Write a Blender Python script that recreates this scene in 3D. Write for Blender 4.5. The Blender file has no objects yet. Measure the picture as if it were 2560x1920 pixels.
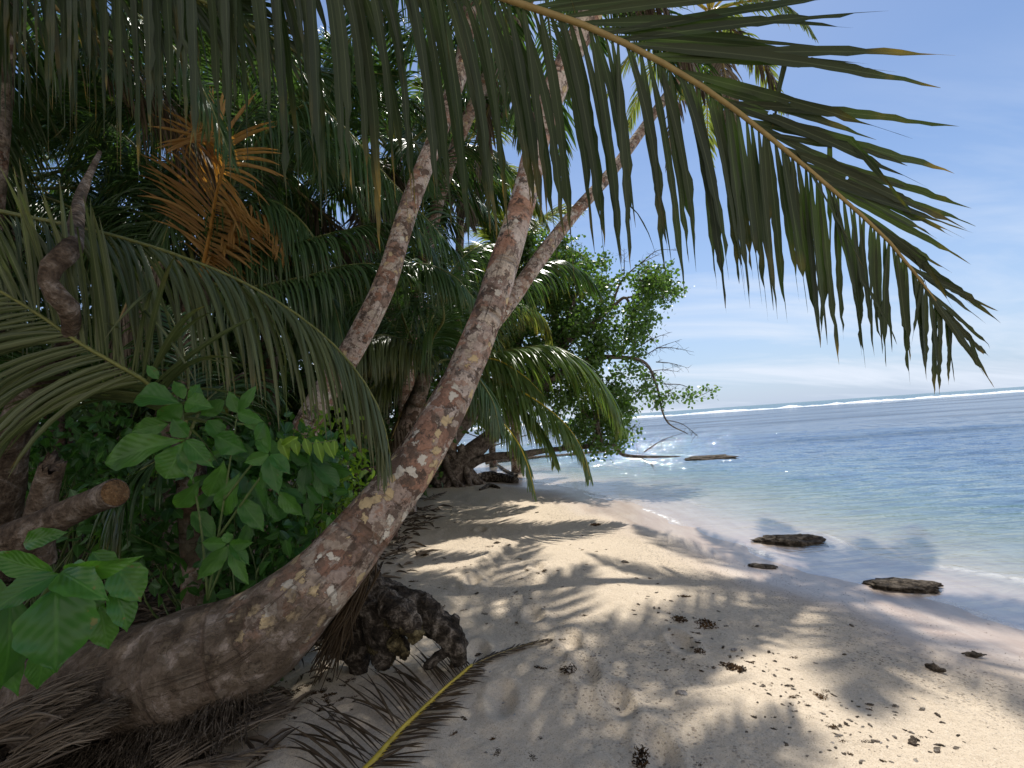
import bpy, math, random
import numpy as np
from mathutils import Vector
random.seed(7); RS = np.random.RandomState(11)
R = math.radians
scene = bpy.context.scene
# ------------------------------------------------------------------ camera
FPX = 1250.0; PITCH = R(4.35); ROLL = R(4.0); CAMZ = 1.55
f0 = np.array([0, math.cos(PITCH), math.sin(PITCH)]); r0 = np.array([1.0, 0, 0]); u0 = np.cross(r0, f0)
CR = r0*math.cos(ROLL) - u0*math.sin(ROLL); CU = u0*math.cos(ROLL) + r0*math.sin(ROLL); CF = f0
CP = np.array([0, 0, CAMZ])
cd = bpy.data.cameras.new("camera"); cam = bpy.data.objects.new("camera", cd); scene.collection.objects.link(cam)
from mathutils import Matrix
cam.matrix_world = Matrix(((CR[0], CU[0], -CF[0], 0), (CR[1], CU[1], -CF[1], 0), (CR[2], CU[2], -CF[2], CAMZ), (0, 0, 0, 1)))
cd.sensor_width = 36; cd.lens = 36*FPX/2560; cd.clip_start = 0.05; cd.clip_end = 30000
scene.camera = cam
# ------------------------------------------------------------------ sun, sky, exposure
SUN_EL, SUN_AZ = R(60), R(20)
sv = Vector((math.sin(SUN_AZ)*math.cos(SUN_EL), math.cos(SUN_AZ)*math.cos(SUN_EL), math.sin(SUN_EL)))
sd = bpy.data.lights.new("sun", 'SUN'); sd.energy = 4.6; sd.angle = R(0.53); sd.color = (1, .955, .88)
so = bpy.data.objects.new("sun", sd); scene.collection.objects.link(so)
so.rotation_euler = sv.to_track_quat('Z', 'Y').to_euler(); so.location = (0, 0, 40)
world = bpy.data.worlds.new("World"); scene.world = world; world.use_nodes = True
nt = world.node_tree; nt.nodes.clear()
def wn(t, **k):
    n = nt.nodes.new(t)
    for a, b in k.items(): setattr(n, a, b)
    return n
wo = wn('ShaderNodeOutputWorld'); bg = wn('ShaderNodeBackground'); sky = wn('ShaderNodeTexSky', sky_type='NISHITA')
sky.sun_disc = False; sky.sun_elevation = SUN_EL; sky.sun_rotation = SUN_AZ; sky.air_density = 1.0; sky.dust_density = 0.6; sky.ozone_density = 1.2
tc = wn('ShaderNodeTexCoord'); sep = wn('ShaderNodeSeparateXYZ'); nt.links.new(tc.outputs['Generated'], sep.inputs[0])
# clouds laid on a flat ceiling: direction / (height + k)
ad = wn('ShaderNodeMath', operation='ADD'); ad.inputs[1].default_value = 0.24; nt.links.new(sep.outputs[2], ad.inputs[0])
dx = wn('ShaderNodeMath', operation='DIVIDE'); nt.links.new(sep.outputs[0], dx.inputs[0]); nt.links.new(ad.outputs[0], dx.inputs[1])
dy = wn('ShaderNodeMath', operation='DIVIDE'); nt.links.new(sep.outputs[1], dy.inputs[0]); nt.links.new(ad.outputs[0], dy.inputs[1])
cb = wn('ShaderNodeCombineXYZ'); nt.links.new(dx.outputs[0], cb.inputs[0]); nt.links.new(dy.outputs[0], cb.inputs[1])
mp = wn('ShaderNodeMapping'); mp.inputs['Scale'].default_value = (0.55, 1.9, 1); mp.inputs['Rotation'].default_value = (0, 0, R(-38)); mp.inputs['Location'].default_value = (2.9, 1.3, 0)
nt.links.new(cb.outputs[0], mp.inputs[0])
nz = wn('ShaderNodeTexNoise'); nz.inputs['Scale'].default_value = 1.1; nz.inputs['Detail'].default_value = 9; nz.inputs['Roughness'].default_value = .58; nz.inputs['Distortion'].default_value = .7
nt.links.new(mp.outputs[0], nz.inputs['Vector'])
rp = wn('ShaderNodeValToRGB'); rp.color_ramp.elements[0].position = .42; rp.color_ramp.elements[0].color = (0, 0, 0, 1); rp.color_ramp.elements[1].position = .66; rp.color_ramp.elements[1].color = (1, 1, 1, 1)
nt.links.new(nz.outputs[0], rp.inputs[0])
# more cloud low down
lowr = wn('ShaderNodeMapRange'); lowr.inputs[1].default_value = 0.0; lowr.inputs[2].default_value = 0.48; lowr.inputs[3].default_value = 1.0; lowr.inputs[4].default_value = 0.02
nt.links.new(sep.outputs[2], lowr.inputs[0])
mlt = wn('ShaderNodeMath', operation='MULTIPLY'); nt.links.new(rp.outputs[0], mlt.inputs[0]); nt.links.new(lowr.outputs[0], mlt.inputs[1])
# thin veil towards the horizon
veil = wn('ShaderNodeMapRange'); veil.inputs[1].default_value = 0.0; veil.inputs[2].default_value = 0.40; veil.inputs[3].default_value = 0.75; veil.inputs[4].default_value = 0.0
nt.links.new(sep.outputs[2], veil.inputs[0])
tint = wn('ShaderNodeMix', data_type='RGBA', blend_type='MULTIPLY'); tint.inputs[0].default_value = 1; tint.inputs[7].default_value = (.79, .89, 1.01, 1)
nt.links.new(sky.outputs[0], tint.inputs[6])
mv = wn('ShaderNodeMix', data_type='RGBA'); nt.links.new(veil.outputs[0], mv.inputs[0]); nt.links.new(tint.outputs[2], mv.inputs[6]); mv.inputs[7].default_value = (4.0, 5.0, 6.9, 1)
mx = wn('ShaderNodeMix', data_type='RGBA'); nt.links.new(mlt.outputs[0], mx.inputs[0]); nt.links.new(mv.outputs[2], mx.inputs[6]); mx.inputs[7].default_value = (6.3, 6.9, 7.9, 1)
# unseen bright cloud added to the sky behind the camera to lift the shade
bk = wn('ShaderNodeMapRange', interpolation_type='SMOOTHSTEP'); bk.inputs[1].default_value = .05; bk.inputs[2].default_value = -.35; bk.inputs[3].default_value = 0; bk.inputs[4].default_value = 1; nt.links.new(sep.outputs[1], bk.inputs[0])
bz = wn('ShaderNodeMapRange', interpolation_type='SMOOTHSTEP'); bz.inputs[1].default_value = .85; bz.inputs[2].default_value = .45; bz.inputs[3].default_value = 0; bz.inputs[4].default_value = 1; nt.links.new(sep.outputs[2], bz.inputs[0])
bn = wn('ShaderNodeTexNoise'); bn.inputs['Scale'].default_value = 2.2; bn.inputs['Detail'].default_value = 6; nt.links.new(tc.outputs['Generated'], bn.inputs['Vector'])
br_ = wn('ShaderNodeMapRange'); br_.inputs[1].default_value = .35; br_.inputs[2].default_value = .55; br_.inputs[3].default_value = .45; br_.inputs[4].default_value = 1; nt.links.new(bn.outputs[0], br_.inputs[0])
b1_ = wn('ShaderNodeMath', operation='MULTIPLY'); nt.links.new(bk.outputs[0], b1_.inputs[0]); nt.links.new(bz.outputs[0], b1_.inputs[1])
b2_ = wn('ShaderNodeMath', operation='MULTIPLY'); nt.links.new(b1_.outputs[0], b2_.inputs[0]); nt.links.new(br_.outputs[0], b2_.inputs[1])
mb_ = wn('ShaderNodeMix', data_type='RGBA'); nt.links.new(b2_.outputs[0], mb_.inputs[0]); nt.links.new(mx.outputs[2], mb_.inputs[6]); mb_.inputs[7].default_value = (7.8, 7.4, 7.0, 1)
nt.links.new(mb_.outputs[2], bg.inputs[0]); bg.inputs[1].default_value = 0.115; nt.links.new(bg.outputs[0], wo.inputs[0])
scene.view_settings.view_transform = 'Standard'; scene.view_settings.look = 'None'; scene.view_settings.gamma = 1; scene.view_settings.exposure = 0.15
scene.cycles.max_bounces = 8; scene.cycles.diffuse_bounces = 4; scene.cycles.transparent_max_bounces = 12; scene.cycles.transmission_bounces = 4; scene.cycles.glossy_bounces = 3
scene.cycles.sample_clamp_indirect = 6
try: scene.cycles.use_denoising = True
except Exception: pass

# ------------------------------------------------------------------ helpers
def P(px, py, d): return CP + d*(CF + (px-1280)/FPX*CR + (960-py)/FPX*CU)
def at_z(px, py, z):
    v = CF + (px-1280)/FPX*CR + (960-py)/FPX*CU
    return CP + v*((z-CAMZ)/v[2])
def hash01(a):
    a = np.sin(a)*43758.5453; return a - np.floor(a)
def vnoise(x, y, z=0.0):
    x, y, z = np.broadcast_arrays(np.asarray(x, float), np.asarray(y, float), np.asarray(z, float))
    xi, yi, zi = np.floor(x), np.floor(y), np.floor(z); fx, fy, fz = x-xi, y-yi, z-zi
    fx = fx*fx*(3-2*fx); fy = fy*fy*(3-2*fy); fz = fz*fz*(3-2*fz)
    def h(i, j, k): return hash01((xi+i)*127.1 + (yi+j)*311.7 + (zi+k)*74.7)
    a = h(0,0,0)*(1-fx)+h(1,0,0)*fx; b = h(0,1,0)*(1-fx)+h(1,1,0)*fx
    c = h(0,0,1)*(1-fx)+h(1,0,1)*fx; d = h(0,1,1)*(1-fx)+h(1,1,1)*fx
    return ((a*(1-fy)+b*fy)*(1-fz) + (c*(1-fy)+d*fy)*fz)*2-1
def fbm(x, y, z=0.0, o=4):
    s = 0; a = 1; t = 0
    for i in range(o):
        s = s + a*vnoise(x*2**i+i*17.3, y*2**i+i*5.1, z*2**i+i*9.7); t += a; a *= .5
    return s/t
def smooth(a, b, x):
    t = np.clip((x-a)/(b-a), 0, 1); return t*t*(3-2*t)
def nrm(v):
    return v/np.maximum(np.linalg.norm(v, axis=-1, keepdims=True), 1e-9)
def catmull(pts, n, vals=None):
    pts = np.array(pts, float); m = len(pts)
    ext = np.vstack([2*pts[0]-pts[1], pts, 2*pts[-1]-pts[-2]])
    u = np.linspace(0, m-1, n); i = np.minimum(u.astype(int), m-2); f = (u-i)[:, None]
    p0, p1, p2, p3 = ext[i], ext[i+1], ext[i+2], ext[i+3]
    out = .5*((2*p1)+(-p0+p2)*f+(2*p0-5*p1+4*p2-p3)*f**2+(-p0+3*p1-3*p2+p3)*f**3)
    if vals is None: return out
    return out, np.interp(u, np.arange(m), vals)
def arclen(pts, n, vals=None):
    if vals is not None and len(vals) != len(pts): vals = np.interp(np.linspace(0, 1, len(pts)), np.linspace(0, 1, len(vals)), vals)
    p = catmull(pts, 300) if vals is None else catmull(pts, 300, vals)
    if vals is not None: p, v = p
    s = np.concatenate([[0], np.cumsum(np.linalg.norm(np.diff(p, axis=0), axis=1))])
    q = np.linspace(0, s[-1], n)
    o = np.stack([np.interp(q, s, p[:, k]) for k in range(3)], 1)
    if vals is None: return o, s[-1]
    return o, s[-1], np.interp(q, s, v)
ORG = {}
def mkmesh(name, V, Q, mat=None, uv=None, col=None, smooth_=True, T=None):
    me = bpy.data.meshes.new(name)
    V = np.asarray(V, np.float32); Q = np.asarray(Q, np.int32).reshape(-1, 4)
    loops = Q.ravel(); starts = np.arange(len(Q))*4
    if T is not None and len(T):
        T = np.asarray(T, np.int32); starts = np.concatenate([starts, len(loops)+np.arange(len(T))*3]); loops = np.concatenate([loops, T.ravel()])
    me.vertices.add(len(V)); me.vertices.foreach_set('co', V.ravel())
    me.loops.add(len(loops)); me.loops.foreach_set('vertex_index', loops.astype(np.int32))
    me.polygons.add(len(starts)); me.polygons.foreach_set('loop_start', starts.astype(np.int32))
    me.update(calc_edges=True)
    if uv is not None:
        l = me.uv_layers.new(name='UVMap'); l.data.foreach_set('uv', np.asarray(uv, np.float32)[loops].ravel())
    if col is not None:
        c = np.ones((len(V), 4), np.float32); c[:, :col.shape[1]] = col
        a = me.color_attributes.new('Col', 'FLOAT_COLOR', 'POINT'); a.data.foreach_set('color', c.ravel())
    if smooth_: me.polygons.foreach_set('use_smooth', np.ones(len(starts), bool))
    if mat: me.materials.append(mat)
    return me
def setp(o, label=None, cat=None, group=None, kind=None):
    if label: o['label'] = label
    if cat: o['category'] = cat
    if group: o['group'] = group
    if kind: o['kind'] = kind
    return o
def link(name, data, org, parent=None):
    o = bpy.data.objects.new(name, data); scene.collection.objects.link(o)
    org = np.asarray(org, float); ORG[o.name] = org
    if parent: o.parent = parent; o.location = Vector(org-ORG[parent.name])
    else: o.location = Vector(org)
    return o
def empty(name, org, label, cat, group=None):
    return setp(link(name, None, org), label, cat, group)
def ob(name, V, Q, mat, org=None, parent=None, **k):
    if org is None: org = ORG[parent.name] if parent else np.asarray(V).mean(0)
    return link(name, mkmesh(name, np.asarray(V)-np.asarray(org), Q, mat, **k), org, parent)
class MB:
    def __init__(s): s.V = []; s.Q = []; s.U = []; s.C = []; s.n = 0
    def add(s, V, Q, U=None, C=None):
        s.V.append(V); s.Q.append(np.asarray(Q)+s.n); s.n += len(V)
        s.U.append(U if U is not None else np.zeros((len(V), 2))); s.C.append(C if C is not None else np.full((len(V), 3), .5))
    def obj(s, name, mat, org=None, parent=None, **k):
        return ob(name, np.vstack(s.V), np.vstack(s.Q), mat, org, parent, uv=np.vstack(s.U), col=np.vstack(s.C), **k)
def tube(pts, rad, n=24, c=10, bump=0.0, bf=6.0, rings=0.0, caps=True, squash=None, seed=0.0, rough=0.0, rag=0.0):
    p, L, r = arclen(pts, n, rad)
    T = nrm(np.gradient(p, axis=0)); N = np.zeros_like(T)
    v = np.array([0, 0, 1.0]) if abs(T[0][2]) < .9 else np.array([1.0, 0, 0])
    for i in range(n):
        v = v - T[i]*np.dot(v, T[i]); v /= np.linalg.norm(v); N[i] = v
    B = np.cross(T, N)
    a = np.arange(c)/c*2*np.pi
    ca, sa = np.cos(a), np.sin(a)
    rr = r[:, None]*np.ones(c)[None]
    s = np.linspace(0, L, n)
    q = p[:, None]+rr[..., None]*(N[:, None]*ca[None, :, None]+B[:, None]*sa[None, :, None])
    if bump: rr = rr*(1+bump*fbm(q[..., 0]*bf+seed, q[..., 1]*bf, q[..., 2]*bf, 3))
    if rough: rr = rr*(1+rough*fbm(q[..., 0]*bf*5+seed, q[..., 1]*bf*5, q[..., 2]*bf*5, 3))
    if rings: rr = rr*(1+rings*(np.abs(((s/0.085) % 1)-.5)*2)[:, None]**3)
    q = p[:, None]+rr[..., None]*(N[:, None]*ca[None, :, None]+B[:, None]*sa[None, :, None])
    if rag: q[-1] += T[-1]*(rag*fbm(np.cos(a)*3+seed, np.sin(a)*3, 0, 2))[:, None]
    V = q.reshape(-1, 3)
    i = np.arange(n-1)[:, None]*c; j = np.arange(c)[None]; j2 = (j+1) % c
    Q = np.stack([i+j, i+j2, i+c+j2, i+c+j], -1).reshape(-1, 4)
    U = np.stack([np.broadcast_to(a/(2*np.pi), (n, c)), np.broadcast_to(s[:, None], (n, c))], -1).reshape(-1, 2)
    C = np.stack([np.full((n, c), hash01(np.array(seed+1.3))), np.broadcast_to((s/L)[:, None], (n, c)), np.broadcast_to(a/(2*np.pi), (n, c))], -1).reshape(-1, 3)
    if caps:
        m = len(V); V = np.vstack([V, p[0], p[-1]]); U = np.vstack([U, [0, 0], [0, L]]); C = np.vstack([C, [0, 0, 0], [0, 1, 0]])
        k = np.arange(c); k2 = (k+1) % c
        # caps as quads: degenerate-free by pairing two wedge triangles
        q0 = np.stack([np.full(c//2, m), k[0::2][:c//2]+2, k[0::2][:c//2]+1, k[0::2][:c//2]], -1); q0[:, 1:] = np.where(q0[:, 1:] >= c, q0[:, 1:]-c, q0[:, 1:])
        q1 = q0[:, ::-1].copy(); b = (n-1)*c
        q1 = np.where(q1 == m, m+1, q1+b)
        Q = np.vstack([Q, q0, q1])
    return V, Q, U, C

# ------------------------------------------------------------------ materials
class M:
    def __init__(s, name):
        s.m = bpy.data.materials.new(name); s.m.use_nodes = True; s.t = s.m.node_tree; s.t.nodes.clear()
        s.out = s.n('ShaderNodeOutputMaterial')
    def n(s, t, **k):
        x = s.t.nodes.new(t)
        for a, b in k.items():
            if a.startswith('i_'):
                key = a[2:]; key = int(key) if key.isdigit() else key.replace('_', ' ')
                s.set(x.inputs[key], b)
            else: setattr(x, a, b)
        return x
    def set(s, inp, v):
        if isinstance(v, bpy.types.NodeSocket): s.t.links.new(v, inp)
        elif isinstance(v, (tuple, list)) and inp.type == 'RGBA' and len(v) == 3: inp.default_value = (*v, 1)
        else: inp.default_value = v
    def pos(s): return s.n('ShaderNodeNewGeometry').outputs['Position']
    def attr(s):
        a = s.n('ShaderNodeAttribute', attribute_name='Col'); x = s.n('ShaderNodeSeparateColor', i_0=a.outputs['Color']); return x.outputs[0], x.outputs[1], x.outputs[2]
    def uv(s):
        a = s.n('ShaderNodeUVMap', uv_map='UVMap'); x = s.n('ShaderNodeSeparateXYZ', i_0=a.outputs[0]); return a.outputs[0], x.outputs[0], x.outputs[1]
    def map(s, vec, scale=(1, 1, 1), rot=(0, 0, 0), loc=(0, 0, 0)):
        return s.n('ShaderNodeMapping', i_Vector=vec, i_Scale=scale, i_Rotation=rot, i_Location=loc).outputs[0]
    def noise(s, vec, sc, det=4, ro=.55, dist=0): return s.n('ShaderNodeTexNoise', i_Vector=vec, i_Scale=sc, i_Detail=det, i_Roughness=ro, i_Distortion=dist).outputs[0]
    def vor(s, vec, sc, feat='F1', rnd=1.0):
        x = s.n('ShaderNodeTexVoronoi', feature=feat, i_Vector=vec, i_Scale=sc, i_Randomness=rnd); return x
    def ramp(s, f, stops, interp='LINEAR'):
        x = s.n('ShaderNodeValToRGB', i_0=f); e = x.color_ramp; e.interpolation = interp
        while len(e.elements) < len(stops): e.elements.new(.5)
        for el, (p, c) in zip(e.elements, stops):
            el.position = p; el.color = (c, c, c, 1) if not isinstance(c, (tuple, list)) else (*c, 1)
        return x.outputs[0]
    def mr(s, f, a, b, c=0.0, d=1.0): return s.n('ShaderNodeMapRange', i_0=f, i_1=a, i_2=b, i_3=c, i_4=d).outputs[0]
    def math(s, op, a, b=0.0, cl=False): return s.n('ShaderNodeMath', operation=op, use_clamp=cl, i_0=a, i_1=b).outputs[0]
    def mix(s, f, a, b, blend='MIX'): return s.n('ShaderNodeMix', data_type='RGBA', blend_type=blend, i_0=f, i_6=a, i_7=b).outputs[2]
    def bump(s, h, st, dist=.01, normal=None):
        x = s.n('ShaderNodeBump', i_Height=h, i_Strength=st, i_Distance=dist)
        if normal is not None: s.set(x.inputs['Normal'], normal)
        return x.outputs[0]
    def bsdf(s, col, ro=.6, spec=.5, normal=None, **k):
        x = s.n('ShaderNodeBsdfPrincipled'); s.set(x.inputs['Base Color'], col); s.set(x.inputs['Roughness'], ro); s.set(x.inputs['Specular IOR Level'], spec)
        if normal is not None: s.set(x.inputs['Normal'], normal)
        for a, b in k.items(): s.set(x.inputs[a.replace('_', ' ')], b)
        return x.outputs[0]
    def done(s, sh): s.t.links.new(sh, s.out.inputs[0]); return s.m
def leaf_mat(name, c1, c2, tr, ro=.4, tf=.35, tip=None, holes=False, veins=False, spec=.5):
    m = M(name); r, al, ac = m.attr(); p = m.pos()
    col = m.mix(r, c1, c2)
    bl = m.noise(p, 9, 3)
    col = m.mix(m.mr(bl, .45, .75, 0, .35), col, tuple(x*.6 for x in c1))
    if tip:
        f = m.math('MULTIPLY', m.mr(al, .6, 1.05), m.mr(m.noise(p, 5, 5, .6), .5, .66), True)
        f2 = m.math('ADD', f, m.mr(m.math('ADD', al, m.math('MULTIPLY', r, .12)), 1.0, 1.07, 0, .7), True)
        col = m.mix(f2, col, tip)
    tc_ = m.mix(r, tr, tuple(x*.6 for x in tr))
    if tip: tc_ = m.mix(f, tc_, (.55, .36, .02))
    # fine parallel fibres along the leaflet
    u_, uu, vv = m.uv()
    if veins:
        a = m.math('ABSOLUTE', m.math('SUBTRACT', uu, .5))
        wv = m.math('SINE', m.math('ADD', m.math('ADD', m.math('MULTIPLY', vv, m.mr(r, 0, 1, 38.0, 50.0)), m.math('MULTIPLY', a, -44.0)), m.math('MULTIPLY', m.noise(p, 10, 2), 2.0)))
        vf = m.mr(wv, .93, 1.0)
        mid = m.mr(a, .03, .008)
        vf2 = m.math('MAXIMUM', m.math('MULTIPLY', vf, .38), mid)
        col = m.mix(m.math('MULTIPLY', vf2, .18), col, tuple(min(1, x*1.9+.02) for x in c2))
        h = m.math('ADD', m.math('MULTIPLY', wv, .5), m.math('MULTIPLY', mid, -1.5))
        nb = m.bump(h, .22, .006)
        sp_ = m.mr(m.noise(p, 38, 3), .66, .70)
        col = m.mix(m.math('MULTIPLY', sp_, m.mr(m.noise(p, 5, 2), .5, .6)), col, (.16, .12, .03))
        col = m.mix(m.mr(m.noise(p, 6, 3), .4, .7, 0, .5), col, tuple(x*.5 for x in c1))
    else:
        fib = m.noise(m.map(u_, (30, 1.0, 1)), 1.0, 3)
        mid = m.mr(m.math('ABSOLUTE', m.math('SUBTRACT', uu, .5)), .07, .02)
        col = m.mix(m.math('MULTIPLY', mid, .45), col, tuple(min(1, x*2.3+.05) for x in c2))
        col = m.mix(m.mr(fib, .4, .8, 0, .4), col, tuple(x*.45 for x in c1))
        nb = m.bump(fib, .25, .003)
    b = m.bsdf(col, ro, spec, nb)
    t = m.n('ShaderNodeBsdfTranslucent', i_Color=tc_).outputs[0]
    sh = m.n('ShaderNodeMixShader', i_0=tf, i_1=b, i_2=t).outputs[0]
    if holes:
        v = m.vor(p, 16.0)
        thr = m.math('GREATER_THAN', v.outputs['Distance'], m.mr(m.noise(p, 4, 2), .5, .8, .03, .16))
        hm = m.math('ADD', thr, m.math('LESS_THAN', m.noise(p, 2.2, 2), .50), True)
        tp = m.n('ShaderNodeBsdfTransparent').outputs[0]
        sh = m.n('ShaderNodeMixShader', i_0=hm, i_1=tp, i_2=sh).outputs[0]
    return m.done(sh)
MAT = {}
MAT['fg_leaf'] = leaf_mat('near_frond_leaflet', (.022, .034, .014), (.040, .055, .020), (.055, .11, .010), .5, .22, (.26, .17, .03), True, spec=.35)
MAT['leaf'] = leaf_mat('frond_leaflet', (.040, .084, .032), (.085, .145, .048), (.12, .25, .035), .25, .31, (.15, .13, .04))
MAT['leaf_lit'] = leaf_mat('sun_tinted_hanging_leaflet', (.065, .12, .035), (.13, .19, .05), (.26, .42, .06), .28, .38, (.22, .20, .05))  # paler copy of the frond leaflet, sunlight put into the colour
MAT['leaf_olive'] = leaf_mat('olive_frond_leaflet', (.058, .082, .032), (.12, .145, .052), (.16, .22, .04), .34, .28, (.16, .13, .05))
MAT['leaf_far'] = leaf_mat('sun_tinted_frond_leaflet', (.10, .17, .045), (.20, .22, .07), (.34, .42, .06), .36, .42, (.34, .22, .06))  # far crowns: leaflet green lightened to carry the look of direct sun
MAT['dead_orange'] = leaf_mat('orange_dead_leaflet', (.28, .15, .045), (.52, .30, .085), (.72, .33, .04), .55, .38)
MAT['dry'] = leaf_mat('dry_brown_leaflet', (.075, .055, .038), (.27, .215, .16), (.14, .10, .06), .7, .12, spec=.2)
MAT['dry_dark'] = leaf_mat('rotting_leaflet', (.045, .030, .018), (.11, .075, .04), (.08, .05, .02), .6, .12, spec=.3)
MAT['broad'] = leaf_mat('shrub_leaf', (.045, .15, .030), (.095, .24, .038), (.17, .44, .03), .42, .36, veins=True)
MAT['noni'] = leaf_mat('large_glossy_leaf', (.030, .115, .022), (.085, .23, .026), (.16, .44, .02), .36, .32, veins=True)
MAT['under'] = leaf_mat('understorey_leaf', (.032, .10, .030), (.075, .185, .045), (.16, .42, .04), .36, .38)
MAT['lime'] = leaf_mat('young_lime_leaf', (.12, .26, .02), (.20, .34, .03), (.30, .50, .03), .4, .45)
MAT['beach'] = leaf_mat('beach_tree_leaf', (.055, .11, .030), (.12, .20, .045), (.20, .38, .04), .36, .36, spec=.5)
MAT['jungle'] = leaf_mat('jungle_leaf', (.026, .060, .020), (.065, .12, .030), (.14, .28, .025), .38, .30)
def stem_mat(name, c1, c2):
    m = M(name); p = m.pos(); f = m.noise(p, 30, 4)
    return m.done(m.bsdf(m.mix(m.mr(f, .35, .65), c1, c2), .5, .4, m.bump(f, .3, .003)))
MAT['rachis'] = stem_mat('green_midrib', (.11, .13, .035), (.19, .19, .05))
MAT['rachis_y'] = stem_mat('yellow_midrib', (.48, .34, .03), (.62, .46, .05))
MAT['rachis_b'] = stem_mat('brown_midrib', (.24, .17, .06), (.30, .22, .08))
MAT['rachis_o'] = stem_mat('orange_midrib', (.42, .20, .04), (.5, .26, .06))
MAT['stem'] = stem_mat('green_stem', (.06, .11, .03), (.12, .16, .05))

def trunk_mat(name, pink=1.0, shade=1.0, ring=False, scale=1.0, cream=True, moss=False, basef=0.0):
    m = M(name); p = m.pos()
    w = m.n('ShaderNodeVectorMath', operation='ADD', i_0=p, i_1=m.n('ShaderNodeVectorMath', operation='SCALE', i_0=m.n('ShaderNodeTexNoise', i_Vector=p, i_Scale=9.0*scale, i_Detail=6, i_Roughness=.65).outputs[1], i_Scale=.17/scale).outputs[0]).outputs[0]
    S = lambda c: (c[0]*shade*1.08, c[1]*shade*1.03, c[2]*shade*.96)
    v1 = m.vor(w, 8.5*scale); c1 = m.n('ShaderNodeSeparateColor', i_0=v1.outputs['Color'])
    base = m.ramp(c1.outputs[0], [(0, S((.52, .43, .39))), (.26, S((.33, .25, .215))), (.40, S((.64, .56, .52))), (.58, S((.33, .19, .14))), (.72, S((.15, .105, .085))), (.84, S((.60, .52, .44)))], 'CONSTANT')
    v3 = m.vor(w, 24.0*scale); c3 = m.n('ShaderNodeSeparateColor', i_0=v3.outputs['Color'])
    base = m.mix(m.mr(c3.outputs[0], .62, .66, 0, .75), base, m.ramp(c3.outputs[1], [(0, S((.58, .52, .46))), (.4, S((.18, .13, .105))), (.7, S((.44, .28, .21)))], 'CONSTANT'))
    nb = m.noise(w, 3.6*scale, 6, .68)
    sal = m.math('MULTIPLY', m.mr(nb, .545, .585), pink*.88)
    base = m.mix(sal, base, m.mix(m.noise(p, 12, 4), S((.42, .20, .13)), S((.54, .34, .25))))
    fine = m.noise(p, 55*scale, 5, .65)
    base = m.mix(m.mr(fine, .38, .60, .40, 0), base, S((.13, .10, .085)))
    e = m.vor(w, 8.5*scale, 'DISTANCE_TO_EDGE').outputs['Distance']
    dk = m.noise(w, 10*scale, 6, .75)
    base = m.mix(m.mr(dk, .56, .58, 0, .85), base, S((.065, .055, .05)))
    sp = m.noise(p, 26*scale, 4, .6)
    base = m.mix(m.mr(sp, .62, .66, 0, .8), base, S((.10, .08, .07)))
    _, al0, _ = m.attr()
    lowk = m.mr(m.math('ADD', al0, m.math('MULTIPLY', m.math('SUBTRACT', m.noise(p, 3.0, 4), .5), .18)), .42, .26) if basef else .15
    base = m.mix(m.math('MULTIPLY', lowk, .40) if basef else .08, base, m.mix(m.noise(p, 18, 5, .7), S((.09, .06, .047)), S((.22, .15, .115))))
    if cream:
        v2 = m.vor(w, 13.0*scale); d2 = v2.outputs['Distance']; c2 = m.n('ShaderNodeSeparateColor', i_0=v2.outputs['Color'])
        f = m.math('MULTIPLY', m.mr(d2, .43, .40), m.math('GREATER_THAN', c2.outputs[1], m.math('SUBTRACT', .80, m.math('MULTIPLY', lowk, .52)) if basef else .8))
        base = m.mix(f, base, m.mix(m.math('GREATER_THAN', c2.outputs[2], .5), S((.62, .59, .53)), S((.56, .45, .28))))
    u_, uu, vv = m.uv()
    rg = m.noise(m.map(u_, (.6, 16*scale, 1)), 1.0, 3, .5, .3)
    base = m.mix(m.mr(rg, .60, .68, 0, .35), base, S((.14, .11, .09)))
    if moss: base = m.mix(m.mr(m.noise(p, 5, 5), .48, .6, 0, .75), base, (.06, .055, .035))
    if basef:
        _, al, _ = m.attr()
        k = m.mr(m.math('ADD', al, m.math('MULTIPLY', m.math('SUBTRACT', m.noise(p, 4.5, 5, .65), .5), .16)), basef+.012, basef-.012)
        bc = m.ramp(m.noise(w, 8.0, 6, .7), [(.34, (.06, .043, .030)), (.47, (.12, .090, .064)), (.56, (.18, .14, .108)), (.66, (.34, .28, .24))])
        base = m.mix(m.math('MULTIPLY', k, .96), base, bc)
    if cream: h0 = m.math('MULTIPLY', f, .5)
    else: h0 = 0.0
    scar = m.mr(m.noise(m.map(u_, (.25, 9*scale, 1)), 1.0, 2, .5, .15), .60, .66)
    base = m.mix(m.math('MULTIPLY', scar, .45), base, S((.12, .085, .065)))
    crk = m.mr(m.noise(m.map(u_, (26, 1.2, 1)), 1.0, 4, .7, .6), .60, .68)
    base = m.mix(m.math('MULTIPLY', crk, .5), base, S((.09, .065, .05)))
    h = m.math('ADD', m.math('SUBTRACT', h0, m.math('ADD', m.math('MULTIPLY', scar, .9), m.math('MULTIPLY', crk, .6))), m.math('MULTIPLY', fine, .6))
    h = m.math('ADD', h, m.math('ADD', m.math('MULTIPLY', m.mr(e, 0, .08), .25), m.math('MULTIPLY', rg, .9)))
    return m.done(m.bsdf(base, .85, .15, m.bump(h, .9, .02)))
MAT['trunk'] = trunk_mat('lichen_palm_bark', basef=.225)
MAT['trunk2'] = trunk_mat('lichen_palm_bark_far', .55, .95, scale=1.3)
MAT['trunk_d'] = trunk_mat('dark_palm_bark', .2, .55, scale=1.0, cream=False, moss=True)
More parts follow.
